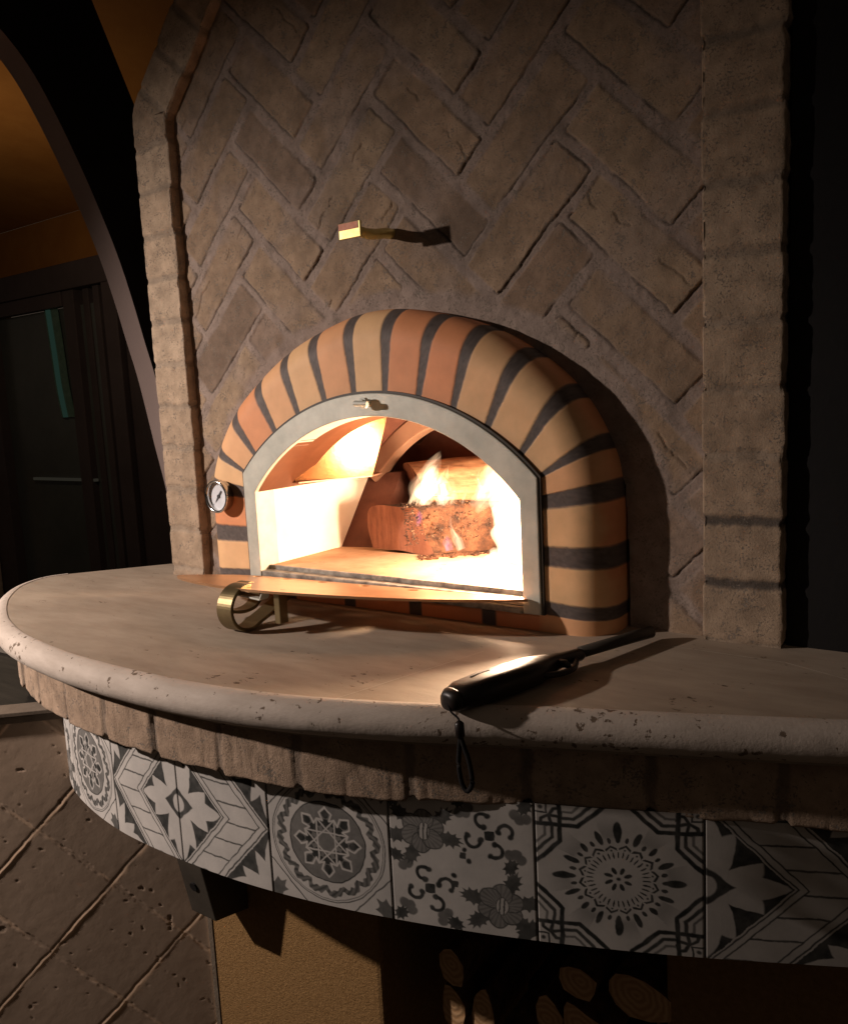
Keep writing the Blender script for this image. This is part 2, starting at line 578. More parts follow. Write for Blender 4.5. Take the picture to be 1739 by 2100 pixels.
# plain mortar band round the oven arch
rx = ring_x(np.clip(Zg, 0, 0.3765))
dist = np.where(Zg < 0.17, np.abs(Xg) - 0.325, np.sqrt((Xg / 0.325) ** 2 + (np.maximum(Zg - 0.13, 0) / 0.246) ** 2) * 0.27 - 0.27)
band = sstep(0.030, 0.018, dist + (fbm(Xg * 30, Zg * 30, 77) - .5) * 0.02)
H = H * (1 - band) + band * ((fbm(Xg * 50, Zg * 50, 41) - .5) * 0.003 + 0.0002)
C = C * (1 - band[..., None]) + mort * 1.02 * band[..., None]
groove *= (1 - band)
H = H - groove * 0.0019
C = C * (1 - 0.62 * groove[..., None])
stain = sstep(0.60, 0.74, fbm(Xg * 9 + 3, Zg * 9, 61, 5))
C = C * (1 - 0.22 * stain[..., None])
keep = (np.abs(Xg) < border_in(Zg) + 0.012) & ~((np.abs(Xg) < ring_x(Zg) - 0.02) & (Zg < 0.36))
grid('brick_facing', Xg, -H - 0.001, Zg, C, M['brick'], chim, keep)


def border(sign):
    """raised brick border: straight up then leaning in at 45 degrees"""
    si = sign
    cin, cout = 0.3895, 0.4665
    P = np.array([(0.0, -0.002), (0.0, 0.7055), (-0.40, 1.135)])
    # centre path as offsets from the middle line of the border
    path, s = resample(P, 0.0022)
    T = np.gradient(path, axis=0)
    T /= np.linalg.norm(T, axis=1)[:, None]
    Nn = np.stack([T[:, 1], -T[:, 0]], 1)
    k = np.argmin(np.abs(s - 0.7075))
    half = (cout - cin) / 2
    mid = (cin + cout) / 2
    # profile: u across (-1 inner edge .. 1 outer edge), y depth
    prof = []
    for y in np.linspace(0.004, -0.0125, 7):
        prof.append((-1.0, y))
    for a in np.linspace(0, PI / 2, 4)[1:]:
        prof.append((-1 + 0.055 * (1 - math.cos(a)) , -0.0125 - 0.0035 * math.sin(a)))
    for u in np.linspace(-0.93, 0.93, 34):
        prof.append((u, -0.016))
    for a in np.linspace(0, PI / 2, 4)[1:]:
        prof.append((0.945 + 0.055 * math.sin(a), -0.016 + 0.0035 * (1 - math.cos(a))))
    for y in np.linspace(-0.008, 0.30, 60):
        prof.append((1.0, y))
    prof = np.array(prof)
    U = np.broadcast_to(prof[:, 0], (len(path), len(prof)))
    Yb = np.broadcast_to(prof[:, 1], U.shape).copy()
    Sg = np.broadcast_to(s[:, None], U.shape)
    q = (Sg - (0.014 if sign < 0 else 0.0)) / 0.065
    q = q + (fbm(Sg * 3, U * 1.3, 3 + sign) - .5) * 0.16
    bi = np.floor(q)
    fr = q - bi
    dj = np.minimum(fr, 1 - fr) * 0.065
    jw = 0.0036 + 0.0022 * vnoise(bi, bi * 0, 4)
    mj = sstep(jw + 0.002, jw - 0.002, dj + (fbm(Sg * 160, U * 6 + Yb * 100, 8, 3) - .5) * 0.004)
    rec = mj * 0.0018
    bump = (fbm(Sg * 55, U * 2.4 + Yb * 60, 9 + sign, 4) - .5) * 0.0013 + (vnoise(bi, bi * 0 + 3) - .5) * 0.002
    front = (np.abs(U) < 0.99)
    Yo = Yb + np.where(front, rec + bump, 0)
    Uo = U * half + np.where(U < -0.94, (rec - bump * .8) * 1.0, 0) + np.where(U > 0.94, -rec + bump * 1.2 + (fbm(Sg * 90, Yb * 90, 14, 3) - .5) * 0.0035, 0)
    miter = np.ones(len(path))
    cx = mid + path[:, 0]
    X = cx[:, None] + Nn[:, 0:1] * Uo
    Z = path[:, 1][:, None] + Nn[:, 1:2] * Uo
    bend = np.exp(-((s - 0.7075) / 0.02) ** 2)[:, None]
    pal = np.array([(0.44, 0.335, 0.240), (0.41, 0.31, 0.222), (0.465, 0.36, 0.262), (0.385, 0.287, 0.205)])
    idx = (vnoise(bi, bi * 0 + 9) * 3.99).astype(int)
    Cc = pal[idx] * (0.82 + 0.34 * fbm(Sg * 60, U * 2.5 + Yb * 60, 15))[..., None]
    mc = np.array([0.36, 0.285, 0.215])
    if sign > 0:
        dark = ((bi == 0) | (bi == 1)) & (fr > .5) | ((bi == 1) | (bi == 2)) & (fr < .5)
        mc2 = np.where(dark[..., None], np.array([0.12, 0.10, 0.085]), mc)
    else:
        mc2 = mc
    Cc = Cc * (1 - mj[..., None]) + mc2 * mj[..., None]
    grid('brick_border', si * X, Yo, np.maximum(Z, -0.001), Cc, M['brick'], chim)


border(-1)
border(1)
# the masonry behind the facing
core = MB()
core.prism([(-0.44, 0.0), (0.44, 0.0), (0.44, 0.715), (0.05, 1.13), (-0.05, 1.13), (-0.44, 0.715)], 0.31, 0.55)
core.prism([(-0.44, 0.395), (0.44, 0.395), (0.44, 0.715), (0.05, 1.13), (-0.05, 1.13), (-0.44, 0.715)], 0.008, 0.309)
for sx in (-1, 1):
    core.box((min(sx * 0.34, sx * 0.44), 0.008, 0.0), (max(sx * 0.34, sx * 0.44), 0.309, 0.393))
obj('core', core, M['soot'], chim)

# ------------------------------------------------------------------ pizza oven
oven = empty('pizza_oven', (0, -0.06, 0), 'wood fired oven with a striped terracotta arch and an arched steel frame', 'oven')
IK = [(0.227, 0.0), (0.227, 0.025), (0.227, 0.086), (0.227, 0.148), (0.2262, 0.172), (0.204, 0.193), (0.163, 0.224),
      (0.120, 0.248), (0.073, 0.265), (0.024, 0.272)]
OK_ = [(0.325, 0.0), (0.325, 0.022), (0.325, 0.085), (0.322, 0.158), (0.302, 0.210), (0.262, 0.263), (0.208, 0.305),
       (0.153, 0.337), (0.098, 0.358), (0.032, 0.374)]
IK = [(-x, z) for x, z in IK] + IK[::-1]
OKR = [(0.302, 0.0), (0.302, 0.022), (0.302, 0.085), (0.301, 0.158), (0.289, 0.208), (0.256, 0.264), (0.206, 0.309),
       (0.150, 0.341), (0.096, 0.360), (0.032, 0.374)]
OKK = [(-x, z) for x, z in OK_] + OKR[::-1]
# knot index: 0 bottom-left ... 9 | 10 ... 19 bottom-right; stripes at 1..18
nt_ = 40
In = np.array([np.array(IK[i]) * (1 - t) + np.array(IK[i + 1]) * t for i in range(19) for t in np.arange(nt_) / nt_] + [IK[-1]])
Out = catmull(OKK, nt_)
tt = np.arange(19 * nt_ + 1) / nt_
R_ = 0.040
prof = [(r, 0.0) for r in np.linspace(-0.06, 0.56, 22)] + [('a', a) for a in np.linspace(0, PI / 2, 14)[1:]] + [('s', y) for y in (-0.008, 0.0, 0.008)]
Xr = np.zeros((len(tt), len(prof)))
Yr = Xr.copy()
Zr = Xr.copy()
Rf = Xr.copy()
dv = Out - In
ln = np.linalg.norm(dv, axis=1)
dn = dv / ln[:, None]
for j, (r, v) in enumerate(prof):
    if r == 'a':
        off = ln - R_ + R_ * math.sin(v)
        y = -0.06 + R_ * (1 - math.cos(v))
    elif r == 's':
        off = ln
        y = v
    else:
        off = r / 0.56 * (ln - R_)
        y = -0.06
    Xr[:, j] = In[:, 0] + dn[:, 0] * off
    Zr[:, j] = In[:, 1] + dn[:, 1] * off
    Yr[:, j] = y
    Rf[:, j] = off / ln
Tt = np.broadcast_to(tt[:, None], Xr.shape)
kn = np.round(Tt)
dk = np.abs(Tt - kn)
vert = (kn <= 3) | (kn >= 16)
gapw = np.where(kn == 9.0, 1.0, 1.0)
hw = np.where(vert, 0.18, 0.085 + 0.075 * Rf)
isst = (kn >= 1) & (kn <= 18)
edge = hw + (fbm(Xr * 300, Zr * 300, 3, 2) - .5) * 0.02
sm_ = sstep(edge + 0.02, edge - 0.02, dk) * isst
bidx = np.floor(Tt)
h1 = vnoise(bidx * 1.0, bidx * 0, 5)
org = np.array([0.74, 0.305, 0.14])
tan = np.array([0.80, 0.50, 0.26])
patch = sstep(0.38, 0.60, h1) * sstep(0.0, 0.4, 1 - np.abs(Rf - 0.45) * 1.6 + (fbm(Xr * 20, Zr * 20, 6) - .5) * .6)
Cr = mix(org, tan, patch)
Cr *= (0.93 + 0.14 * fbm(Xr * 60, Zr * 60, 8))[..., None]
dkc = np.array([0.100, 0.080, 0.072]) * (0.6 + 0.9 * fbm(Xr * 420, Zr * 420, 9, 3))[..., None]
Cr = Cr * (1 - sm_[..., None]) + dkc * sm_[..., None]
ringo = grid('arch_ring', Xr, Yr + sm_ * 0.0006, Zr, Cr, M['ring'], oven)
ringo['label'] = 'striped terracotta arch ring of orange and tan blocks with dark joints'
# base strip under the opening
xb = np.linspace(-0.232, 0.232, 300)
pr = [(-0.03, 0.019), (-0.0590, 0.019), (-0.0590, 0.014), (-0.0590, 0.008), (-0.0590, 0.0)]
Xb, Jb = np.meshgrid(xb, np.arange(len(pr)), indexing='ij')
Yb_ = np.array([p[0] for p in pr])[Jb]
Zb_ = np.array([p[1] for p in pr])[Jb]
fx = (Xb / 0.105) % 1.0
sb_ = sstep(0.10, 0.08, np.abs(fx - 0.5))
Cb = mix(org, dkc[0, 0], sb_)
grid('arch_base', Xb, Yb_, Zb_, Cb, M['ring'], oven)


def arch_pts(hw, zs_, zc, n=40, z0=None):
    sag = zc - zs_
    R = (hw * hw + sag * sag) / (2 * sag)
    a = math.asin(hw / R)
    pts = [(R * math.sin(t), zc - R + R * math.cos(t)) for t in np.linspace(-a, a, n)]
    if z0 is not None:
        pts = [(-hw, z0)] + pts + [(hw, z0)]
    return pts


# steel frame: flat band round the opening with a small outer lip
fo = arch_pts(0.2285, 0.173, 0.2735, 48, 0.020)
fi = arch_pts(0.2065, 0.148, 0.2455, 48, 0.020)
n = len(fo)


def band_mesh(fo, fi, y0, y1):
    n = len(fo)
    vs = [(x, y0, z) for x, z in fo] + [(x, y0, z) for x, z in fi] + [(x, y1, z) for x, z in fo] + [(x, y1, z) for x, z in fi]
    fs = []
    for i in range(n - 1):
        fs += [(i, i + 1, n + i + 1, n + i), (2 * n + i, 3 * n + i, 3 * n + i + 1, 2 * n + i + 1),
               (i, 2 * n + i, 2 * n + i + 1, i + 1), (n + i, n + i + 1, 3 * n + i + 1, 3 * n + i)]
    fs += [(0, n, 3 * n, 2 * n), (n - 1, 3 * n - 1, 4 * n - 1, 2 * n - 1)]
    return MB().add(vs, fs)


fr_ = obj('steel_frame', band_mesh(fo, fi, -0.0665, -0.030), M['steel'], oven, bevel=0.0012)
fo2 = arch_pts(0.2315, 0.1745, 0.2765, 48, 0.020)
obj('frame_lip', band_mesh(fo2, arch_pts(0.2288, 0.1732, 0.2738, 48, 0.020), -0.0640, -0.058), M['iron'], fr_)
# crown bolt
b = MB()
b.tube([(0.004, -0.066, 0.262), (0.004, -0.082, 0.262)], 0.0045, 12)
b.tube([(0.004, -0.074, 0.262), (0.004, -0.079, 0.262)], 0.0072, 6)
b.tube([(-0.006, -0.082, 0.262), (0.014, -0.082, 0.261)], 0.0036, 10)
obj('crown_bolt', b, M['steel'], fr_, bevel=0.0006)
# sill channel and bottom bar
s_ = MB()
s_.box((-0.2062, -0.0650, 0.0285), (0.2062, -0.0500, 0.0365))
s_.box((-0.2062, -0.0500, 0.0285), (0.2062, -0.0460, 0.0420))
s_.box((-0.2062, -0.0665, 0.0195), (0.2062, -0.0520, 0.0280))
obj('sill', s_, M['rust'], oven, bevel=0.0008)
# hearth floor
hf = MB().box((-0.2062, -0.0455, 0.020), (0.2062, 0.095, 0.0410)).box((-0.33, 0.0955, 0.020), (0.33, 0.76, 0.0405))
obj('hearth', hf, M['hearth'], oven)
# side walls of the entrance: the inner end leans back
for sx in (-1, 1):
    x = sx * 0.2070
    v = [(x, -0.060, 0.030), (x, 0.100, 0.030), (x, 0.188, 0.147), (x, -0.060, 0.147)]
    vo = [(x + sx * 0.02, p[1], p[2]) for p in v]
    obj('entrance_wall', MB().add(v + vo, [(0, 1, 2, 3), (7, 6, 5, 4), (0, 4, 5, 1), (1, 5, 6, 2), (2, 6, 7, 3), (3, 7, 4, 0)]),
        M['fire_brick'], oven)
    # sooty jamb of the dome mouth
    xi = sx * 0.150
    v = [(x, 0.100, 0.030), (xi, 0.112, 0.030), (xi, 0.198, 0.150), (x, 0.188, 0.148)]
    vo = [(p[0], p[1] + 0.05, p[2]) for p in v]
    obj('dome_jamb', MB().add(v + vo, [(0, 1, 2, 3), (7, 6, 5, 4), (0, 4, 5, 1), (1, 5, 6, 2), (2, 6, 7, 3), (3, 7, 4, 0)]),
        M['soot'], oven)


def loft(arcs):
    n = len(arcs[0][1])
    vs = []
    for y, pts in arcs:
        vs += [(x, y, z) for x, z in pts]
    fs = []
    for j in range(len(arcs) - 1):
        for i in range(n - 1):
            fs.append((j * n + i, j * n + i + 1, (j + 1) * n + i + 1, (j + 1) * n + i))
    return MB().add(vs, fs)


a0 = arch_pts(0.2065, 0.147, 0.2458, 40)
a1 = arch_pts(0.2065, 0.147, 0.2560, 40)
vault = loft([(-0.060, a0), (-0.015, a0), (0.030, arch_pts(0.2065, 0.147, 0.2458, 40)), (0.031, arch_pts(0.2065, 0.148, 0.2500, 40))])
obj('vault', vault, M['copper'], oven, smooth=True)
# flue hood: funnel rising behind the front vault
h_arcs = []
for y, zc in [(0.031, 0.250), (0.050, 0.285), (0.080, 0.335), (0.110, 0.350), (0.140, 0.320), (0.165, 0.275), (0.180, 0.262)]:
    h_arcs.append((y, arch_pts(0.2065, 0.147, zc, 40)))
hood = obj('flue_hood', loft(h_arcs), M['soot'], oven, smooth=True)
# sloping steel plates of the funnel
for sx in (-1, 1):
    pnl = MB()
    nu_, nv_ = 10, 8
    vs = []
    for iu in range(nu_):
        for iv in range(nv_):
            y = 0.004 + 0.104 * iu / (nu_ - 1) + 0.018 * iv / (nv_ - 1)
            z = 0.1545 + 0.11 * iv / (nv_ - 1)
            x = -0.142 + 0.558 * (y - 0.08) + 0.192 * (z - 0.207) - 0.25 * (z - 0.16) ** 2 - 0.6 * (y - 0.08) ** 2
            vs.append((-sx * x, y, z))
    pnl.add(vs, [(a * nv_ + b, (a + 1) * nv_ + b, (a + 1) * nv_ + b + 1, a * nv_ + b + 1) for a in range(nu_ - 1) for b in range(nv_ - 1)])
    obj('hood_plate', pnl, M['hood'], oven, smooth=True)
    lip = MB().prism([(sx * 0.2055, 0.004), (sx * 0.190, 0.004), (sx * 0.138, 0.108), (sx * 0.150, 0.150), (sx * 0.2055, 0.182)], 0.1520, 0.1540, axis=2)
    obj('hood_lip', lip, M['arch_steel'], oven)
obj('dome_arch', band_mesh(arch_pts(0.2065, 0.150, 0.262, 40), arch_pts(0.188, 0.135, 0.232, 40), 0.176, 0.205), M['arch_steel'], oven,
    bevel=0.002)
# dome chamber
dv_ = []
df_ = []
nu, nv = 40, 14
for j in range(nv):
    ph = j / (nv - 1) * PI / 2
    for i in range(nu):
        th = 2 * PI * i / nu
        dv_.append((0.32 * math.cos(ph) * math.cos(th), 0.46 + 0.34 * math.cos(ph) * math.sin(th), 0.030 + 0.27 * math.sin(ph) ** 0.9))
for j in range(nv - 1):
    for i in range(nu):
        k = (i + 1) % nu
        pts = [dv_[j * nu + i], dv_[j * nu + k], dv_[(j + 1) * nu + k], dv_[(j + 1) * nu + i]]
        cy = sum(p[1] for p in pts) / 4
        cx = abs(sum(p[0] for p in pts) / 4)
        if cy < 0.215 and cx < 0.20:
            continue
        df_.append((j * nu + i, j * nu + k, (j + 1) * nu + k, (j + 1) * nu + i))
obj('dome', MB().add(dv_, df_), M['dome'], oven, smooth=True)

# thermometer on the left leg of the arch
GX, GY, GZc, GR = -0.2745, -0.083, 0.1405, 0.0225
th_ = MB()
th_.tube([(GX, -0.060, GZc), (GX, -0.064, GZc)], 0.007, 16)
th_.tube([(GX, -0.0638, GZc), (GX, -0.0640, GZc), (GX, -0.0755, GZc)], [0.004, GR - 0.0006, GR], 48, caps=False)
# rim, open towards the front
rim = [(GR, -0.0755), (GR + 0.0012, -0.0770), (GR + 0.0002, -0.0790), (GR - 0.0022, -0.0785), (GR - 0.0030, -0.0755), (GR - 0.0032, -0.0720)]
nn = 56
vs = []
for r, y in rim:
    for i in range(nn):
        a = 2 * PI * i / nn
        vs.append((GX + r * math.cos(a), y, GZc + r * math.sin(a)))
fs = [(j * nn + i, j * nn + (i + 1) % nn, (j + 1) * nn + (i + 1) % nn, (j + 1) * nn + i) for j in range(len(rim) - 1) for i in range(nn)]
th_.add(vs, fs)
th_o = obj('thermometer', th_, M['chrome'], oven, smooth=True)
dl = MB()
vs = [(GX + (GR - 0.0031) * math.cos(2 * PI * i / 48), -0.0723, GZc + (GR - 0.0031) * math.sin(2 * PI * i / 48)) for i in range(48)]
dl.add(vs, [tuple(range(48))])
obj('dial', dl, M['dial'], th_o)
nd = MB()
ang = math.radians(50)
ux, uz = math.cos(ang), math.sin(ang)
nd.add([(GX - ux * .014, -0.0731, GZc - uz * .014), (GX - uz * .0016, -0.0731, GZc + ux * .0016), (GX + ux * .010 - uz * .0014, -0.0731, GZc + uz * .010 + ux * .0014),
        (GX + ux * .010 + uz * .0014, -0.0731, GZc + uz * .010 - ux * .0014), (GX + uz * .0016, -0.0731, GZc - ux * .0016)], [(0, 1, 2, 3, 4)])
nd.tube([(GX, -0.0727, GZc), (GX, -0.0737, GZc)], 0.0026, 12)
for i in range(25):
    a = math.radians(-135 + i * 270 / 24) + PI / 2
    r1, r2 = GR - 0.0042, GR - (0.0072 if i % 4 == 0 else 0.0056)
    c, s = math.cos(a), math.sin(a)
    wq = 0.00028
    nd.add([(GX + r1 * c - wq * s, -0.0728, GZc + r1 * s + wq * c), (GX + r1 * c + wq * s, -0.0728, GZc + r1 * s - wq * c),
            (GX + r2 * c + wq * s, -0.0728, GZc + r2 * s - wq * c), (GX + r2 * c - wq * s, -0.0728, GZc + r2 * s + wq * c)], [(0, 1, 2, 3)])
obj('needle', nd, M['ink'], th_o)

# ------------------------------------------------------------------ wall hook above the oven
hk = empty('wall_hook', (0.0, 0.0, 0.468), 'small brass plated bar hook sticking out of the herringbone brick above the arch', 'hook')
prof_h = catmull([(0.002, 0.004, 0.4700), (0.002, -0.014, 0.4690), (0.002, -0.032, 0.4655), (0.002, -0.050, 0.4640), (0.001, -0.073, 0.4655)], 6)
obj('bar', MB().tube([tuple(p) for p in prof_h], [0.0085] * 18 + [0.008] * (len(prof_h) - 18), 14, flat=(1.0, 0.75)), M['gold'], hk, smooth=True)
obj('end_plate', MB().box((-0.020, -0.0755, 0.4560), (0.0130, -0.0722, 0.4745)), M['gold'], hk, bevel=0.0006)
obj('sticker', MB().box((-0.0195, -0.0762, 0.4662), (0.0100, -0.0756, 0.4738)), M['red_tag'], hk)

# ------------------------------------------------------------------ counter
INNER = [(-0.50, 0.12), (-0.545, 0.05), (-0.652, -0.088), (-0.664, -0.115), (-0.660, -0.145), (-0.640, -0.178), (-0.605, -0.212), (-0.55, -0.252), (-0.48, -0.291),
         (-0.419, -0.318), (-0.338, -0.343), (-0.225, -0.362), (-0.14, -0.3675), (-0.06, -0.3675), (0.0, -0.3640),
         (0.057, -0.357), (0.12, -0.344), (0.182, -0.325), (0.249, -0.300), (0.325, -0.267), (0.436, -0.226), (0.549, -0.182),
         (0.68, -0.13), (0.85, -0.05)]
curve, cs = resample(catmull(INNER[2:], 12), 0.0025)
cn = normals2(curve)
if cn[len(cn) // 2][1] > 0:
    cn = -cn
counter = empty('stone_counter', (0, -0.1, GZ), 'curved stone counter with a rounded edge and a band of black and white patterned tiles', 'counter')
poly = [(-0.46, 0.20), (-0.50, 0.12), (-0.545, 0.05)] + [tuple(p) for p in curve[::4]] + [(0.95, 0.012), (0.95, 0.20)]
slab = MB().prism(poly, -0.036, 0.0, axis=2)
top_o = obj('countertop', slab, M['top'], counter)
# rounded edge
r_ = 0.0165
angs = np.linspace(PI / 2 + 0.25, -PI / 2, 16)
o_ = np.array([0.0006 if a > PI / 2 else 0 for a in angs])
Xn = curve[:, 0:1] + cn[:, 0:1] * (r_ * np.cos(angs))[None, :]
Yn = curve[:, 1:2] + cn[:, 1:2] * (r_ * np.cos(angs))[None, :]
Zn = np.broadcast_to((-r_ + r_ * np.sin(angs) + np.where(angs > PI / 2, 0.0012, 0.0004))[None, :], Xn.shape).copy()
chip = (fbm(cs[:, None] * 60, angs[None, :] * 2, 12, 4) - .5) * 0.0008
big = sstep(0.80, 0.86, fbm(cs[:, None] * 75, angs[None, :] * 2.2, 33, 3)) * 0.0
Xn -= cn[:, 0:1] * (chip + big)
Yn -= cn[:, 1:2] * (chip + big)
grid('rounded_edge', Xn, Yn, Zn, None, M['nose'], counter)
# slab joints
jm = None


def joint(p, q, w=0.0012):
    p = Vector((*p, 0.0005))
    q = Vector((*q, 0.0005))
    d = (q - p).normalized()
    nn_ = Vector((-d.y, d.x, 0)) * w / 2
    obj('slab_joint', MB().add([p - nn_, q - nn_, q + nn_, p + nn_], [(0, 1, 2, 3)]), M['joint'], counter)


joint((0.157, -0.330), (0.205, -0.150), 0.0008)
joint((0.345, -0.052), (0.478, -0.057), 0.0010)
joint((0.478, -0.057), (0.535, -0.082), 0.0014)
joint((0.535, -0.082), (0.66, -0.135), 0.0014)
joint((-0.47, 0.0), (-0.20, -0.115), 0.0008)


def inset(d):
    P = curve - cn * np.asarray(d)[:, None]
    return P


# header course of bricks under the edge
jx = [-0.60, -0.52, -0.428, -0.344, -0.254, -0.165, -0.078, 0.017, 0.108, 0.214, 0.309, 0.407, 0.503, 0.60, 0.70]
ins = inset(np.full(len(curve), 0.012))
okm = (curve[:, 0] < 0.84)
P2, s2 = resample(ins[okm], 0.002)
n2 = normals2(P2)
if n2[len(n2) // 2][1] > 0:
    n2 = -n2
js = np.array([np.interp(x, P2[40:, 0], s2[40:]) for x in jx])
zz = np.r_[np.linspace(-0.034, -0.0935, 34), np.full(5, -0.0950)]
inn = np.r_[np.zeros(34), np.linspace(0.001, 0.018, 5)]
Sg, Zg2 = np.meshgrid(s2, zz, indexing='ij')
Ig = np.broadcast_to(inn, Sg.shape)
bi = np.searchsorted(js, s2 + 1e-9)
bi = np.broadcast_to(bi[:, None], Sg.shape)
jj_ = (s2[:, None] + (fbm(Zg2 * 40, Zg2 * 0 + 1, 3) - .5) * 0.008)
dj = np.min(np.abs(jj_[..., None] - js[None, None, :]), -1)
mj = sstep(0.0062, 0.0030, dj + (fbm(Sg * 120, Zg2 * 120, 4, 3) - .5) * 0.004)
bulge = (vnoise(bi * 1.0, bi * 0, 6) - .5) * 0.005 + (fbm(Sg * 60, Zg2 * 60, 7, 4) - .5) * 0.0014 - mj * 0.0013
vert_g = sstep(0.62, 0.7, fbm(Sg * 160, Zg2 * 18, 17, 3)) * 0.0005
zrag = (vnoise(bi * 1.0, bi * 0, 26) - .5) * 0.006 + (fbm(Sg * 38, Sg * 0, 23, 4) - .5) * 0.006 + mj * 0.004
Zo = Zg2 + sstep(-0.05, -0.095, Zg2) * zrag
off = bulge - vert_g - Ig
Xh = P2[:, 0:1] + n2[:, 0:1] * off
Yh = P2[:, 1:2] + n2[:, 1:2] * off
pal = np.array([(0.47, 0.345, 0.25), (0.44, 0.32, 0.23), (0.50, 0.375, 0.28), (0.46, 0.325, 0.23)])
Ch = pal[(vnoise(bi * 1.0, bi * 0 + 2, 2) * 3.99).astype(int)] * (0.82 + 0.34 * fbm(Sg * 50, Zg2 * 50, 9))[..., None]
Ch = Ch * (1 - mj[..., None]) + np.array([0.27, 0.205, 0.155]) * mj[..., None]
grid('brick_course', Xh, Yh, Zo, Ch, M['brick'], counter)

# ---- tile band with painted patterns
Wt = np.array([0.60, 0.568, 0.53])
Kt = np.array([0.026, 0.028, 0.026])


def line(u, v, a, b, w):
    ax, ay = a
    bx, by = b
    t = np.clip(((u - ax) * (bx - ax) + (v - ay) * (by - ay)) / ((bx - ax) ** 2 + (by - ay) ** 2), 0, 1)
    d = np.hypot(u - ax - t * (bx - ax), v - ay - t * (by - ay))
    return sstep(w + 0.004, w - 0.004, d)


def disc(u, v, c, r, e=0.006):
    return sstep(r + e, r - e, np.hypot(u - c[0], v - c[1]))


def ell(u, v, c, ra, rb, ang, jag=0, nj=8, e=0.05):
    x = (u - c[0]) * math.cos(ang) + (v - c[1]) * math.sin(ang)
    y = -(u - c[0]) * math.sin(ang) + (v - c[1]) * math.cos(ang)
    r = np.hypot(x / ra, y / rb)
    t = np.arctan2(y / rb, x / ra)
    r = r * (1 + jag * np.abs(np.sin(t * nj / 2)))
    return sstep(1 + e, 1 - e, r)


def t_medal(u, v):
    x, y = u - .5, v - .5
    r = np.hypot(x, y)
    t = np.arctan2(y, x)
    D = np.zeros_like(u)
    wr = 0.388 + 0.016 * np.sin(t * 16) + 0.007 * np.sin(t * 32 + 1)
    tw = 0.5 + 0.5 * np.sin(t * 40 + r * 120)
    rib = sstep(0.030, 0.022, np.abs(r - wr) + .006 * np.sin(t * 48))
    D = np.maximum(D, rib * (0.62 + 0.22 * tw))
    D = np.maximum(D, 0.8 * sstep(0.006, 0.002, np.abs(r - 0.462)))
    D = np.maximum(D, 0.6 * sstep(0.005, 0.001, np.abs(r - 0.446)))
    D = np.maximum(D, 0.95 * sstep(0.317, 0.311, r))
    ins_ = sstep(0.308, 0.303, r)
    g_ = 0.60 + 0.1 * (fbm(u * 30, v * 30, 5) - .5)
    D = D * (1 - ins_) + g_ * ins_
    wl = np.zeros_like(u)
    dk_ = np.zeros_like(u)
    for k in range(8):
        a = k * PI / 4 + PI / 2
        c, s = math.cos(a), math.sin(a)

        def pt(rr, da):
            return (.5 + rr * math.cos(a + da), .5 + rr * math.sin(a + da))
        tip, l, r2, b0 = pt(.272, 0), pt(.225, .22), pt(.225, -.22), pt(.165, 0)
        for p_, q_ in ((tip, l), (tip, r2), (l, pt(.165, .16)), (r2, pt(.165, -.16)), (pt(.165, .16), pt(.19, .3927)), (pt(.165, -.16), pt(.19, -.3927))):
            wl = np.maximum(wl, line(u, v, p_, q_, 0.0075))
        dk_ = np.maximum(dk_, ell(u, v, pt(.222, 0), .042, .030, a))
        q0 = pt(.19, .3927)
        q1 = (.5 + .19 * math.cos(a + .3927 + 3 * PI / 4), .5 + .19 * math.sin(a + .3927 + 3 * PI / 4))
        wl = np.maximum(wl, line(u, v, q0, q1, 0.0062))
        dk_ = np.maximum(dk_, ell(u, v, pt(.132, .0), .046, .034, a))
        dk_ = np.maximum(dk_, ell(u, v, pt(.160, .3927), .032, .030, a + .3927))
    D = np.maximum(D, dk_ * 0.9 * ins_)
    D = D * (1 - wl * ins_)
    an = (np.abs(x) + np.abs(y))
    cut = r > 0.47
    D = np.maximum(D, 0.85 * sstep(0.009, 0.004, np.abs(an - 0.70)) * cut)
    leaf = np.zeros_like(u)
    for cx_ in (0.04, 0.96):
        for cy_ in (0.04, 0.96):
            leaf = np.maximum(leaf, ell(u, v, (cx_, cy_), .13, .085, math.atan2(.5 - cy_, .5 - cx_), .5, 7))
    D = np.maximum(D, leaf * .72 * (an > .74))
    return D


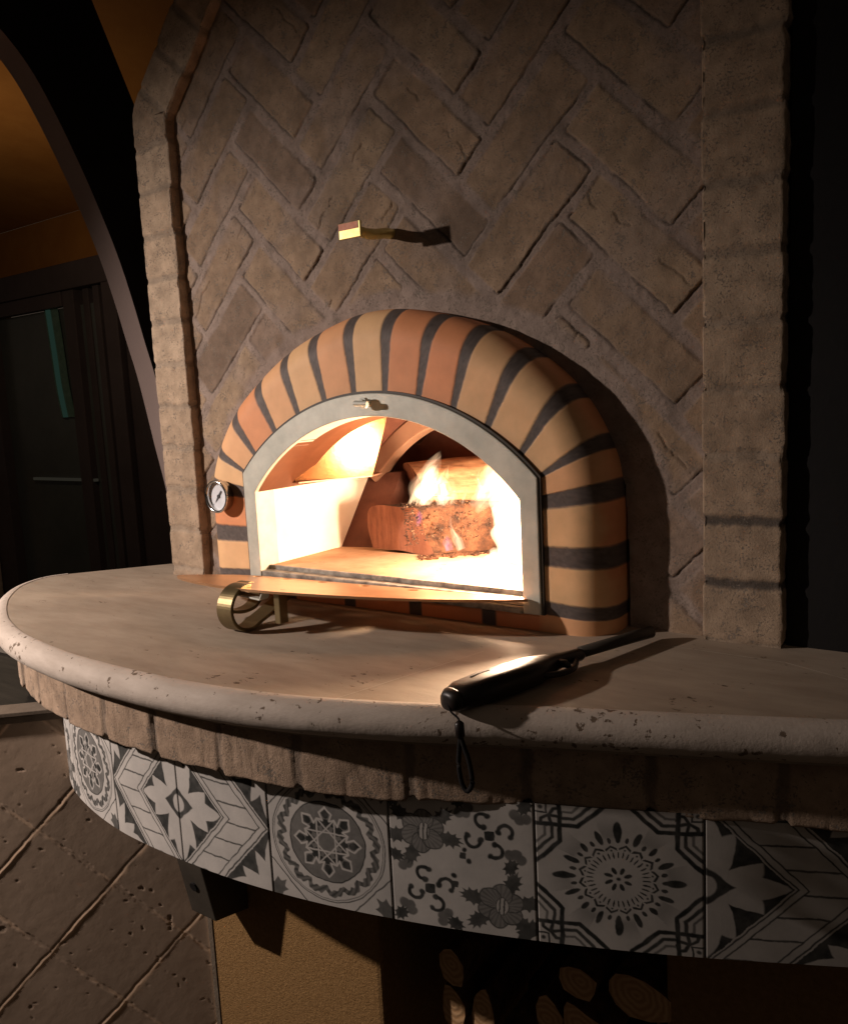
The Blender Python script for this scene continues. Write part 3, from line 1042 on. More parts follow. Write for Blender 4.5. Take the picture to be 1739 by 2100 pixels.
def t_chev(u, v, flip=False):
    if flip:
        u = 1 - u
    a = np.abs(v - .5)
    f = u + 0.97 * a
    D = np.zeros_like(u)
    for c, w in ((0.535, 0.006), (0.595, 0.0055), (0.905, 0.0055), (0.975, 0.007)):
        D = np.maximum(D, 0.85 * sstep(w + .005, w - .003, np.abs(f - c)))
    mid = (f > 0.595) & (f < 0.905)
    vr = (v + (0.018 * u)) / 0.160
    rung = sstep(0.055, 0.030, np.abs(vr - np.round(vr)))
    D = np.maximum(D, 0.75 * rung * mid)
    # inner field: dark ground, pale leaf
    th = np.arctan2(v - .5, u)
    r = np.hypot(u, v - .5)
    lob = np.interp(np.abs(th), np.radians([0, 3, 13, 27, 31, 39, 52, 64, 73.6, 78, 84, 90]), [.497, .47, .340, .380, .30, .178, .27, .402, .350, .388, .463, .505])
    leaf = sstep(lob + .008, lob - .008, r)
    core_ = sstep(0.165, 0.15, u * 0.9 + a * 1.15) * (1 - sstep(0.075, 0.062, np.hypot(u * 1.0, (v - .5) * .9)))
    Di = 0.88 * (1 - leaf) + 0.86 * core_ * leaf
    inn_ = f < 0.512
    D = np.where(inn_, np.maximum(Di, 0), D)
    # outer corners
    for cy_ in (0.0, 1.0):
        thc = np.arctan2(np.abs(v - cy_), 1 - u)
        rc = np.hypot(1 - u, v - cy_)
        lo = np.interp(thc, np.radians([0, 12, 25, 38, 50, 62, 75, 90]), [.43, .27, .33, .17, .22, .34, .24, .44])
        lf = sstep(lo + .008, lo - .008, rc)
        Do = 0.86 * (1 - lf)
        D = np.where((f > 1.0) & ((v > .5) == (cy_ > .5)), Do, D)
    return D


def t_flora(u, v):
    D = np.zeros_like(u)

    def rose(cx, cy, a0_):
        nonlocal D
        for k in range(7):
            a = a0_ + k * 2 * PI / 7 + .3
            if k % 2 == 0 or k == 3:
                D = np.maximum(D, 0.80 * ell(u, v, (cx + .19 * math.cos(a), cy + .19 * math.sin(a)), .105, .064, a, .5, 11))
        for k in range(6):
            a = a0_ + k * PI / 3
            pc = (cx + .085 * math.cos(a), cy + .085 * math.sin(a))
            e_ = ell(u, v, pc, .075, .07, a, 0, 1, .04)
            tt_ = np.arctan2(v - cy, u - cx)
            sh = 0.50 + 0.16 * sstep(.4, .9, np.sin(tt_ * 26) * .5 + .5)
            D = np.where(e_ > .5, sh, D)
            rim_ = ell(u, v, pc, .079, .074, a) - ell(u, v, pc, .069, .064, a)
            D = np.maximum(D, .85 * np.clip(rim_, 0, 1))
        e_ = ell(u, v, (cx + .01, cy), .060, .040, a0_ + 1.1)
        D = D * (1 - e_) + 0.1 * e_
        x_ = (u - cx) * math.cos(a0_ + 1.1) + (v - cy) * math.sin(a0_ + 1.1)
        st_ = sstep(.3, .6, np.sin(((u - cx) * math.sin(a0_ + 1.1) - (v - cy) * math.cos(a0_ + 1.1)) * 210))
        D = np.maximum(D, .88 * st_ * e_)
        e2 = ell(u, v, (cx + .01, cy), .067, .047, a0_ + 1.1) - e_
        D = np.maximum(D, .9 * np.clip(e2, 0, 1))

    def scroll(cx, cy, s=1.0):
        nonlocal D
        D = np.maximum(D, .9 * ell(u, v, (cx, cy), .045, .045, .785, .3, 4))
        for k in range(4):
            a = k * PI / 2 + .35
            c = (cx + .115 * math.cos(a), cy + .115 * math.sin(a))
            rr = np.hypot(u - c[0], v - c[1])
            ta = np.arctan2(v - c[1], u - c[0])
            da_ = (ta - (a + .9) + PI) % (2 * PI) - PI
            D = np.maximum(D, .9 * sstep(.016, .009, np.abs(rr - .048)) * (np.abs(da_) < 2.0))
            D = np.maximum(D, .9 * disc(u, v, (c[0] + .048 * math.cos(a + 2.9), c[1] + .048 * math.sin(a + 2.9)), .021))
            D = np.maximum(D, .9 * disc(u, v, (c[0] + .048 * math.cos(a - 1.1), c[1] + .048 * math.sin(a - 1.1)), .019))

    def flower(cx, cy, a):
        nonlocal D
        for k in range(3):
            b_ = a + (k - 1) * 1.0
            D = np.maximum(D, .66 * disc(u, v, (cx + .045 * math.cos(b_), cy + .045 * math.sin(b_)), .037))
        D = np.maximum(D, .86 * ell(u, v, (cx - .055 * math.cos(a), cy - .055 * math.sin(a)), .075, .055, a, .5, 9))
    rose(.24, .70, .4)
    rose(.76, .22, 3.5)
    scroll(.70, .72)
    scroll(.28, .28)
    D = np.maximum(D, .9 * disc(u, v, (.53, .60), .018))
    D = np.maximum(D, .9 * disc(u, v, (.56, .52), .018))
    D = np.maximum(D, .9 * disc(u, v, (.45, .40), .018))
    D = np.maximum(D, .85 * ell(u, v, (.52, .555), .03, .03, .7, .3, 4))
    D = np.maximum(D, .85 * ell(u, v, (.45, .34), .03, .03, .7, .3, 4))
    flower(.86, .56, 1.2)
    flower(.09, .47, -.6)
    flower(.52, .91, -1.0)
    flower(.92, .90, -1.9)
    flower(.40, .07, 2.6)
    flower(.10, .10, .8)
    D = np.maximum(D, .82 * ell(u, v, (.94, .06), .12, .06, .9, .4, 9))
    D = np.maximum(D, .82 * ell(u, v, (.06, .94), .12, .06, .9, .4, 9))
    return D


def t_mand(u, v):
    x, y = u - .5, v - .5
    r = np.hypot(x, y)
    t = np.arctan2(y, x)
    D = np.zeros_like(u)

    def ringel(n, rc, ra, rb, ph=0, dark=.9):
        k = np.round((t - ph) / (2 * PI / n))
        a = ph + k * 2 * PI / n
        xx = x * np.cos(a) + y * np.sin(a) - rc
        yy = -x * np.sin(a) + y * np.cos(a)
        return dark * sstep(1.12, .88, np.hypot(xx / ra, yy / rb))
    D = np.maximum(D, ringel(8, .062, .026, .013, PI / 8))
    D = np.maximum(D, .9 * disc(u, v, (.5, .5), .012))
    D = np.maximum(D, ringel(36, .170, .024, .0052))
    k = np.round((t - PI / 16) / (PI / 8))
    a = k * PI / 8 + PI / 16
    xx = x * np.cos(a) + y * np.sin(a)
    yy = -x * np.sin(a) + y * np.cos(a)
    ch = np.abs(xx + np.abs(yy) * .75 - .236)
    D = np.maximum(D, .88 * sstep(.011, .006, ch) * (np.abs(yy) < .036))
    D = np.maximum(D, .88 * sstep(.009, .004, np.hypot(xx - .206, yy)))
    D = np.maximum(D, ringel(8, .300, .050, .018, PI / 8, .88))
    D = np.maximum(D, ringel(16, .275, .020, .012, PI / 16 * 1.0, .85) * (np.abs(np.sin(4 * t)) > .5))
    D = np.maximum(D, ringel(4, .335, .064, .026, 0))
    D = np.maximum(D, ringel(8, .288, .034, .016, 0, .88))
    D = np.maximum(D, .22 * sstep(.44, .30, r) * sstep(.27, .31, r) * (np.sin(8 * t + .4) > .2))
    X, Y = np.abs(x), np.abs(y)
    U, V = .5 - X, .5 - Y
    def seg(pts, w, dk__):
        nonlocal D
        for p_, q_ in zip(pts[:-1], pts[1:]):
            D = np.maximum(D, dk__ * line(U, V, p_, q_, w))
            D = np.maximum(D, dk__ * line(V, U, p_, q_, w))
    seg([(.0, .425), (.157, .262), (.150, -.01)], .0145, .92)
    seg([(.0, .350), (.108, .240), (.106, .165)], .0115, .85)
    seg([(.0, .290), (.060, .228), (.060, .170)], .008, .6)
    seg([(.150, .10), (.085, .085), (.040, .115), (.035, .150), (.070, .160)], .011, .88)
    sq = np.maximum(np.abs(U - .035), np.abs(V - .035))
    D = np.where((U < .075) & (V < .075), 0.0, D)
    D = np.maximum(D, .85 * sstep(.008, .004, np.abs(np.maximum(U, V) - .070)))
    D = np.maximum(D, .85 * disc(U, V, (.035, .035), .014))
    return D


SEAM = [(-0.432, -0.200), (-0.425, -0.235), (-0.398, -0.268), (-0.340, -0.2985), (-0.266, -0.3200), (-0.194, -0.3325), (-0.133, -0.3365), (-0.072, -0.3370), (-0.008, -0.3345),
        (0.055, -0.3275), (0.121, -0.316), (0.186, -0.3005), (0.252, -0.2815), (0.316, -0.2600), (0.382, -0.235), (0.447, -0.2075), (0.51, -0.178),
        (0.572, -0.148), (0.69, -0.088)]
bandc, bs = resample(catmull(SEAM, 12), 0.0006)
bnn = normals2(bandc)
if bnn[len(bnn) // 2][1] > 0:
    bnn = -bnn


def s_at(x):
    i0 = int(0.10 / 0.0006)
    return float(np.interp(x, bandc[i0:, 0], bs[i0:]))


seam_s = [s_at(-0.194) - 0.264, s_at(-0.194) - 0.132] + [s_at(x) for x in (-0.194, -0.072, 0.055, 0.186, 0.316, 0.447, 0.572)]
seam_s = [seam_s[0] - 0.132] + seam_s + [seam_s[-1] + 0.132]
kinds = ['flora', 'flora', 'medal', 'chevL', 'chevR', 'medal', 'flora', 'mand', 'chevR', 'chevL']
zt, zb = -0.090, -0.220
zv = np.linspace(zt, zb, 214)
St, Zt = np.meshgrid(bs, zv, indexing='ij')
D = np.zeros_like(St)
seamd = np.full_like(St, 9.0)
for i, kd in enumerate(kinds):
    s0, s1 = seam_s[i], seam_s[i + 1]
    m = (bs >= s0) & (bs < s1)
    if not m.any():
        continue
    u = np.broadcast_to(((bs[m] - s0) / (s1 - s0))[:, None], (m.sum(), len(zv)))
    v = np.broadcast_to(((zv - zb) / 0.132)[None, :], u.shape)
    wu = u + (fbm(u * 14, v * 14, 40 + i, 3) - .5) * 0.016
    wv = v + (fbm(u * 14, v * 14, 60 + i, 3) - .5) * 0.016
    fn = {'medal': t_medal, 'flora': t_flora, 'mand': t_mand}.get(kd)
    D[m] = fn(wu, wv) if fn else t_chev(wu, wv, kd == 'chevL')
for s0 in seam_s:
    seamd = np.minimum(seamd, np.abs(St - s0))
D *= 0.86 + 0.24 * fbm(St * 150, Zt * 150, 70, 4)
Ct = mix(Wt, Kt, np.clip(D * 1.08, 0, 1) ** 0.75)
Ct *= (0.90 + 0.16 * fbm(St * 30, Zt * 30, 71))[..., None]
sg = sstep(0.0013, 0.0006, seamd)
Ct = Ct * (1 - sg[..., None]) + np.array([0.10, 0.095, 0.09]) * sg[..., None]
off = -0.0012 * sg + 0.0
Xt = bandc[:, 0:1] + bnn[:, 0:1] * off
Yt = bandc[:, 1:2] + bnn[:, 1:2] * off
grid('tile_band', Xt, Yt, Zt, Ct, M['tile'], counter)
# thickness behind the tiles
bc = bandc[::20]
bn2 = bnn[::20]
bk = MB()
outp = [tuple(p - nrm * 0.0016) for p, nrm in zip(bc, bn2)]
inp = [tuple(p - nrm * 0.035) for p, nrm in zip(bc, bn2)][::-1]
bk.prism(outp + inp, -0.2195, -0.0915, axis=2)
ci = [tuple(p) for p in (curve - cn * 0.020)[::12]]
bk.prism(ci + [tuple(p) for p in (curve - cn * 0.045)[::12]][::-1], -0.0910, -0.0365, axis=2)
obj('band_core', bk, M['iron'], counter)
# steel bracket under the band
br = MB()
ya = -0.1615
bp_ = [(ya, -0.412), (-0.2175, -0.399), (-0.2345, -0.313), (-0.252, -0.225), (ya, -0.225)]
br.prism(bp_, -0.228, -0.1795, axis=0)
bro = obj('support_bracket', br, M['iron'], counter, bevel=0.0015)
obj('bolt', MB().tube([(-0.205, -0.2268, -0.352), (-0.205, -0.2292, -0.3525)], 0.0062, 14), M['dark'], bro)

# ------------------------------------------------------------------ stucco base with the wood niche
E_ = (-0.264, -0.1605)
basew = empty('stucco_base', (0.1, 0.0, GZ), 'ochre stucco base wall with a dark firewood niche under the counter', 'wall')
obj('wall', MB().box((E_[0], E_[1], GZ), (0.047, 0.30, -0.2205)).box((0.375, -0.10, GZ), (0.95, 0.30, -0.2205)), M['stucco'], basew, bevel=0.006)
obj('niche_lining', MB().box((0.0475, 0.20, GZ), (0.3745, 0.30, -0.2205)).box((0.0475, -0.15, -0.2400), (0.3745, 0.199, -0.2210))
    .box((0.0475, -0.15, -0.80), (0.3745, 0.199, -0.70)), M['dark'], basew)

# ------------------------------------------------------------------ travertine side wall
TH = math.radians(43.5)
ut = np.array([math.cos(TH), math.sin(TH)])
nt2 = np.array([math.sin(TH), -math.cos(TH)])
side = empty('travertine_wall', (-0.40, -0.30, GZ), 'low angled wall clad in diagonal travertine tiles left of the stucco base', 'wall')
st = 0.0016
ss = np.arange(-0.95, 0.0005, st)
zz = np.arange(-0.139, -0.80, -st)
Sg, Zg3 = np.meshgrid(ss, zz, indexing='ij')


def t_of(px_s, px_z):
    return (px_s + px_z) / math.sqrt(2), (px_z - px_s) / math.sqrt(2)


# nodes of the diagonal grid measured on the wall
p0 = np.array([-0.300, -0.20])
org_s, org_z = -0.125, -0.385
Aq, Bq = t_of(Sg - org_s, Zg3 - org_z)
tl = 0.127
Aq = Aq + (fbm(Sg * 18, Zg3 * 18, 1) - .5) * 0.005
Bq = Bq + (fbm(Sg * 18, Zg3 * 18, 2) - .5) * 0.005 + (fbm(Sg * 90, Zg3 * 90, 12, 3) - .5) * 0.0022
fa = Aq / tl
fb = Bq / tl
da = np.abs(fa - np.round(fa)) * tl
db = np.abs(fb - np.round(fb)) * tl
dm = np.minimum(da, db)
nz = (fbm(Sg * 140, Zg3 * 140, 5, 3) - .5) * 0.004
jn = sstep(0.0034, 0.0016, dm + nz)
ti, tj = np.floor(fa), np.floor(fb)
tilt = ((fa - ti - .5) * (vnoise(ti, tj, 3) - .5) + (fb - tj - .5) * (vnoise(ti, tj, 4) - .5)) * 0.0012
jd = fbm(Sg * 25, Zg3 * 25, 71, 3)
Hh = tilt + (fbm(Sg * 10, Zg3 * 10, 6) - .5) * 0.0005 + (fbm(Sg * 90, Zg3 * 90, 7, 3) - .5) * 0.00025 - sstep(0.0034, 0.0016, da + nz) * 0.0010 * (0.3 + jd)
Hh = Hh + np.exp(-((np.mod(Bq / tl + .5, 1) - .5) * tl / 0.0013) ** 2) * 0.0009 * sstep(.25, .75, jd) - np.exp(-(((np.mod(Bq / tl + .5, 1) - .5) * tl - 0.0036) / 0.0016) ** 2) * 0.0006
pit = sstep(0.82, 0.86, fbm(Sg * 120, Zg3 * 120, 8, 2) * 0.8 + fbm(Sg * 22, Zg3 * 22, 18, 2) * 0.28)
big = sstep(0.80, 0.83, fbm(Sg * 85, Zg3 * 100, 28, 3)) * sstep(.45, .6, fbm(Sg * 9, Zg3 * 9, 29, 2))
Hh -= pit * 0.0006 + big * 0.0011
Ct3 = np.ones(Sg.shape + (3,)) * (0.92 + 0.18 * vnoise(ti, tj, 9))[..., None] * (0.9 + .2 * fbm(Sg * 10, Zg3 * 10, 10))[..., None]
lite = sstep(0.0030, 0.0014, np.where(True, db, dm) + nz * .6 - .0006) * sstep(.22, .36, fbm(Sg * 30, Zg3 * 30, 44)) + 0.75 * sstep(0.003, 0.0015, da + nz) * sstep(.45, .6, fbm(Sg * 30, Zg3 * 30, 45))
lite = np.clip(lite, 0, 1) * 0.62
Ct3 = Ct3 * (1 - lite[..., None]) + 2.0 * lite[..., None] * np.array([1, .95, .88])
Ct3 *= (1 - 0.35 * pit - 0.3 * big)[..., None]
Ct3 = Ct3 * 0.60
X = E_[0] - 0.001 + ut[0] * Sg + nt2[0] * Hh
Y = E_[1] - 0.001 + ut[1] * Sg + nt2[1] * Hh
M['trav'].node_tree.nodes['Principled BSDF']
grid('tile_cladding', X, Y, Zg3, Ct3 * 2 / 2, M['trav'], side)


def wpt(s, d):
    return (E_[0] + ut[0] * s + nt2[0] * d, E_[1] + ut[1] * s + nt2[1] * d)


tr = MB()
for (d0, d1, z0, z1) in ((-0.03, 0.0040, -0.1385, -0.1290),):
    q_ = [wpt(-0.95, d0), wpt(0.0, d0), wpt(0.0, d1), wpt(-0.95, d1)]
    tr.prism(q_, z0, z1, axis=2)
tr.prism([wpt(-0.95, -0.03), wpt(0.0, -0.03), wpt(0.0, 0.0065), wpt(-0.95, 0.0065)], -0.1285, -0.1225, axis=2)
obj('cap_trim', tr, M['trim'], side, bevel=0.001)
obj('tile_edge', MB().prism([wpt(-0.0035, 0.0040), wpt(0.0018, 0.0040), wpt(0.0018, -0.02), wpt(-0.0035, -0.02)], -0.80, -0.1392, axis=2), M['joint'], side)
gt = MB().prism([wpt(-0.95, -0.031), wpt(-0.12, -0.031), (-0.42, -0.175), (-2.1, -0.175), (-2.1, -0.85)], -0.150, -0.1240, axis=2)
obj('granite_top', gt, M['granite'], side)
lg = MB().box((-2.1, -0.174, -0.150), (-0.45, -0.15, -0.112)).box((-2.1, -0.149, -0.150), (-0.45, -0.12, -0.100))
obj('ledge', lg, stone('grey_ledge', (0.10, 0.085, 0.07), (0.16, 0.14, 0.115), 20, 0.8, 0.4, 100), side)

# ------------------------------------------------------------------ patio arch on the left
ac = [(0.330, GZ), (0.305, -0.20), (0.290, 0.05), (0.264, 0.20), (0.240, 0.33), (0.220, 0.41), (0.199, 0.495), (0.175, 0.577), (0.142, 0.664), (0.110, 0.738),
      (0.070, 0.819), (0.031, 0.883), (-0.020, 0.935), (-0.10, 0.99), (-0.25, 1.065), (-0.45, 1.11), (-0.65, 1.125)]
ac2 = [tuple(p) for p in catmull(ac, 5)]
ac2 = ac2 + [(-1.3 - y, z) for y, z in ac2[::-1][1:]]
outer = [(-2.0, GZ), (-1.60, 1.5), (-0.03, 1.5), (0.262, 0.84), (0.40, 0.72), (0.40, GZ)]
arch = empty('patio_arch', (-0.84, -0.4, GZ), 'dark curved patio arch left of the chimney with a grey brown inner face', 'arch')
# face panels built as a fan strip between the curve and the outline
na = len(ac2)


def out_for(i):
    y, z = ac2[i]
    cy, cz = -0.65, 0.2
    if z < 0.2:
        return (0.40 if y > cy else -2.0, z)
    a = math.atan2(z - cz, y - cy)
    c, s = math.cos(a), math.sin(a)
    best = 9
    segs = [((0.40, 0.2), (0.40, 0.72)), ((0.40, 0.72), (0.262, 0.84)), ((0.262, 0.84), (-0.03, 1.5)), ((-0.03, 1.5), (-2.0, 1.5)), ((-2.0, 1.5), (-2.0, 0.2))]
    for (ax, ay), (bx, by) in segs:
        dx, dy = bx - ax, by - ay
        den = c * dy - s * dx
        if abs(den) < 1e-9:
            continue
        t = ((ax - cy) * dy - (ay - cz) * dx) / den
        u_ = ((ax - cy) * s - (ay - cz) * c) / den
        if t > 0 and -1e-6 <= u_ <= 1 + 1e-6:
            best = min(best, t)
    return (cy + c * best, cz + s * best)


fm = MB()
oo = [out_for(i) for i in range(na)]
for x in (-0.800, -0.858):
    vs = [(x, y, z) for y, z in ac2] + [(x, y, z) for y, z in oo]
    fm.add(vs, [(i, i + 1, na + i + 1, na + i) for i in range(na - 1)])
vs = [(-0.800, y, z) for y, z in oo] + [(-0.858, y, z) for y, z in oo]
fm.add(vs, [(i, i + 1, na + i + 1, na + i) for i in range(na - 1)])
obj('face', fm, M['dark'], arch)  # near black colour holds the shade of the side turned from the lamp
sf = MB()
vs = [(-0.800, y, z) for y, z in ac2] + [(-0.858, y, z) for y, z in ac2]
sf.add(vs, [(i, i + 1, na + i + 1, na + i) for i in range(na - 1)])
obj('soffit', sf, M['beam'], arch, smooth=True)

# ------------------------------------------------------------------ building with glass door behind
YB = 1.8
bl = empty('patio_building', (-3.6, YB, GZ), 'orange stucco building wall and sloping ceiling around the glass door', 'building')
obj('wall', MB().box((-2.2, YB, GZ), (-0.2, YB + .2, 1.335)).box((-3.02, YB, 1.08), (-2.201, YB + .2, 1.335)).box((-9, YB, 1.08), (-3.021, YB + .2, 1.335)).box((-9, YB, GZ), (-4.47, YB + .2, 1.079)),
    M['orange'], bl)
obj('ceiling', MB().add([(-9, YB, 1.336), (0.5, YB, 1.336), (0.5, -1.5, 1.95), (-9, -1.5, 1.95), (-9, YB, 1.40), (0.5, YB, 1.40), (0.5, -1.5, 2.0), (-9, -1.5, 2.0)],
                        [(0, 1, 2, 3), (7, 6, 5, 4), (0, 4, 5, 1), (1, 5, 6, 2), (2, 6, 7, 3), (3, 7, 4, 0)]), M['orange'], bl)
dr = empty('sliding_door', (-3.7, YB, GZ), 'dark framed sliding glass door under the orange wall at far left', 'door')
fm = MB()
fm.box((-4.465, YB - .06, 0.94), (-3.025, YB + .05, 1.075))
fm.box((-4.465, YB - .06, GZ), (-4.26, YB + .05, 0.939))
for x0, x1, d in ((-3.52, -3.42, .04), (-3.38, -3.33, .01), (-3.26, -3.21, .03), (-3.14, -3.03, .06)):
    fm.box((x0, YB - d, GZ), (x1, YB + .05, 0.939))
fm.box((-3.02, YB - .03, GZ), (-2.21, YB + .05, 1.075))
fm.box((-4.259, YB - .05, 0.86), (-3.521, YB - .01, 0.9385))
obj('frame', fm, M['door'], dr, bevel=0.004)
obj('pane', MB().box((-4.26, YB + .0, GZ), (-3.03, YB + .02, 0.86)), M['glass'], dr)
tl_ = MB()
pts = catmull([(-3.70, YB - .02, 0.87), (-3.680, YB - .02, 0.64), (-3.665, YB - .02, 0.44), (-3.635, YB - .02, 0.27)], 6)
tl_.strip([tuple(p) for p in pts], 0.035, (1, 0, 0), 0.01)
tag(obj('light_streak', tl_, emit('teal_glow', (0.10, 0.22, 0.165), 0.10)), 'tall teal green reflection in the dark glass door, drawn as a glowing strip', 'reflection')  # emissive strip stands for the streak reflected in the glass
halo = MB().strip([(p[0] + .02, p[1] + .006, p[2]) for p in pts], 0.13, (1, 0, 0), 0.004)
tag(obj('streak_halo', halo, stone('dark_teal_halo', (0.10, 0.19, 0.16), (0.16, 0.27, 0.23), 30, 0.9, 0.2)), 'faint dark teal halo painted behind the glowing strip in the glass door', 'streak_halo')  # wider added strip, its dull teal colour standing for the streak's halo
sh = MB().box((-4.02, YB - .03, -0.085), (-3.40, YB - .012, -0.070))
tag(obj('shelf_rail', sh, emit('rail_glow', (0.30, 0.27, 0.20), 0.06)), 'thin pale horizontal rail low in the dark glass door, its glint drawn as faint glow', 'rail')  # self-lit bar: the rail's glint is put in as faint emission
post = MB().box((-4.72, YB - .25, GZ), (-4.44, YB - .062, -0.02))
tag(obj('beige_pillar', post, M['nose'], bevel=0.01), 'short beige pillar at the far left edge beside the sliding door', 'pillar')
# dark wall right of the chimney
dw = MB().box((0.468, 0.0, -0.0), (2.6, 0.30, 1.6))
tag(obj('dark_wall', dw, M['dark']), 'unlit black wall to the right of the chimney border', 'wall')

# ------------------------------------------------------------------ shelf plate with scroll legs in front of the opening
shelf = empty('landing_shelf', (0, -0.15, 0), 'brass coloured metal shelf plate on curled flat bar legs in front of the oven mouth', 'shelf')


def pz(x, y=-0.07):
    return 0.034 + 0.02 * x + 0.15 * (-0.067 - y)


front = catmull([(0.216, -0.0735), (0.2137, -0.0773), (0.1876, -0.1106), (0.1382, -0.1538), (0.0741, -0.1841), (0.0151, -0.2030), (-0.0391, -0.2141),
                 (-0.0974, -0.2150), (-0.1774, -0.1990), (-0.235, -0.178), (-0.2711, -0.1590), (-0.283, -0.147)], 6)
back = [(-0.286, -0.140), (-0.280, -0.130), (-0.262, -0.105), (-0.238, -0.084), (-0.210, -0.071), (-0.18, -0.0680), (0.10, -0.0680), (0.213, -0.0690)]
outl = [tuple(p) for p in front] + back
pl_ = MB()
n = len(outl)
holes = []
vs = [(x, y, pz(x, y)) for x, y in outl] + [(x, y, pz(x, y) - 0.0030) for x, y in outl]
pl_.add(vs, [tuple(range(n)), tuple(range(n, 2 * n))[::-1]] + [(i, (i + 1) % n, (i + 1) % n + n, i + n) for i in range(n)])
plate = obj('plate', pl_, M['shelf'], shelf)
# cut the round vent holes through the plate
import bmesh
cb = MB()
for hx, hy in ((-0.197, -0.083), (-0.142, -0.083), (-0.079, -0.083), (-0.007, -0.083), (0.067, -0.083)):
    cb.tube([(hx, hy, pz(hx) - .02), (hx, hy, pz(hx) + .02)], 0.0075, 20, up=(0, 1, 0))
cme = bpy.data.meshes.new('cut')
cme.from_pydata(cb.v, [], cb.f)
bm = bmesh.new()
bm.from_mesh(cme)
bmesh.ops.recalc_face_normals(bm, faces=bm.faces)
bm.to_mesh(cme)
bm.free()
cme.transform(Matrix.Translation((0, 0.15, 0)))
cut = bpy.data.objects.new('cut', cme)
COL.objects.link(cut)
cut.location = (0, -0.15, 0)
md = plate.modifiers.new('b', 'BOOLEAN')
md.object = cut
md.solver = 'EXACT'
bpy.context.view_layer.update()
dg = bpy.context.evaluated_depsgraph_get()
nm = bpy.data.meshes.new_from_object(plate.evaluated_get(dg))
plate.modifiers.clear()
plate.data = nm
bpy.data.objects.remove(cut)


def scroll_profile(x):
    pts = []
    cy, cz, r = -0.2040, 0.0285, 0.0262
    for a in np.linspace(math.radians(75), math.radians(300), 38):
        pts.append((x, cy + r * math.cos(a), cz + r * math.sin(a)))
    pts += [(x, -0.172, 0.0120), (x, -0.150, 0.0205), (x, -0.118, 0.0330), (x, -0.100, pz(x, -.100) - .003)]
    return pts


obj('scroll_leg', MB().strip(scroll_profile(-0.097), 0.025, (1, 0, 0), 0.0042), M['bronze'], shelf, bevel=0.0007)
curl = catmull([(-0.143, -0.164, pz(-.14, -.164) - .003), (-0.143, -0.150, 0.0425), (-0.143, -0.140, 0.032), (-0.143, -0.140, 0.019), (-0.143, -0.150, 0.0115),
                (-0.143, -0.168, 0.0100), (-0.143, -0.187, 0.0140)], 6)
obj('curl', MB().strip([tuple(p) for p in curl], 0.020, (1, 0, 0), 0.0042), M['bronze'], shelf, bevel=0.0006)
obj('tab', MB().box((-0.0440, -0.203, 0.0140), (-0.0350, -0.190, 0.0520)), M['bronze'], shelf, bevel=0.0008)
try_ = MB().strip([(-0.100, -0.205, 0.0525), (-0.096, -0.205, 0.0450), (-0.058, -0.205, 0.0425), (-0.053, -0.205, 0.0520)], 0.014, (0, 1, 0), 0.002)
obj('catch', try_, M['steel'], shelf, bevel=0.0004)

# ------------------------------------------------------------------ gas lighter lying on the counter
LH = Vector((0.268, -0.300, 0))
LT = Vector((0.346, -0.040, 0))
ld = (LT - LH).normalized()
lw = Vector((-ld.y, ld.x, 0))          # to the left of the pointing direction
lighter = empty('gas_lighter', tuple(LH), 'black long nosed gas lighter on the counter, wrist cord hanging over the edge', 'lighter')


def lp(s, o, z):
    p = LH + ld * s + lw * o
    return (p.x, p.y, z)


def body(sections, n=20):
    vs = []
    for s, o, zc, a, b_, e in sections:
        for k in range(n):
            t = 2 * PI * k / n
            c, si_ = math.cos(t), math.sin(t)
            cc_ = abs(c) ** e * (1 if c > 0 else -1)
            ss_ = abs(si_) ** e * (1 if si_ > 0 else -1)
            vs.append(lp(s, o + a * cc_, (zc + b_ * ss_) * 0.86))
    m = len(sections)
    fs = [(i * n + k, i * n + (k + 1) % n, (i + 1) * n + (k + 1) % n, (i + 1) * n + k) for i in range(m - 1) for k in range(n)]
    fs += [tuple(range(n))[::-1], tuple(range((m - 1) * n, m * n))]
    return MB().add(vs, fs)


SC = 0.80
secs = [(-0.008, 0, .0115, .006, .007, .8), (-0.005, 0, .0125, .011, .0105, .7), (0.004, 0, .0135, .0135, .0125, .6), (0.030, -.001, .0145, .0150, .0138, .6),
        (0.060, -.001, .0145, .0158, .0138, .6), (0.088, 0, .0140, .0150, .0132, .6), (0.104, .002, .0135, .0120, .0118, .65), (0.118, .004, .0130, .0085, .0100, .8),
        (0.135, .004, .0125, .0070, .0080, .9), (0.158, .003, .0125, .0066, .0072, 1), (0.162, .003, .0125, .0052, .0054, 1)]
body_o = obj('body', body(secs), M['black'], lighter, smooth=True)
obj('end_cap', body([(-0.012, 0, .0115, .004, .005, .9), (-0.0115, 0, .0115, .0085, .0085, .8), (-0.006, 0, .0122, .0118, .0112, .7), (-0.0035, 0, .0122, .0118, .0112, .7)]), M['black'], lighter, smooth=True)
obj('nozzle', MB().tube([lp(0.160, .003, .0125), lp(0.24, .002, .0105), lp(0.268, .0015, .0098), lp(0.2685, .0015, .0098)], [.0058, .0060, .0064, .0045], 18), M['iron'], lighter, smooth=True)
gd = [lp(0.088, -.008, .0100), lp(0.100, -.0145, .0090), lp(0.114, -.0165, .0080), lp(0.130, -.0145, .0080), (lp(0.146, -.004, .0092))]
obj('trigger_guard', MB().tube([tuple(p) for p in catmull(gd, 5)], .0030, 10), M['black'], lighter, smooth=True)
obj('trigger', MB().tube([lp(0.122, .000, .0120), lp(0.127, -.008, .0115), lp(0.124, -.014, .0110)], [.0045, .0038, .0028], 10), M['black'], lighter, smooth=True)
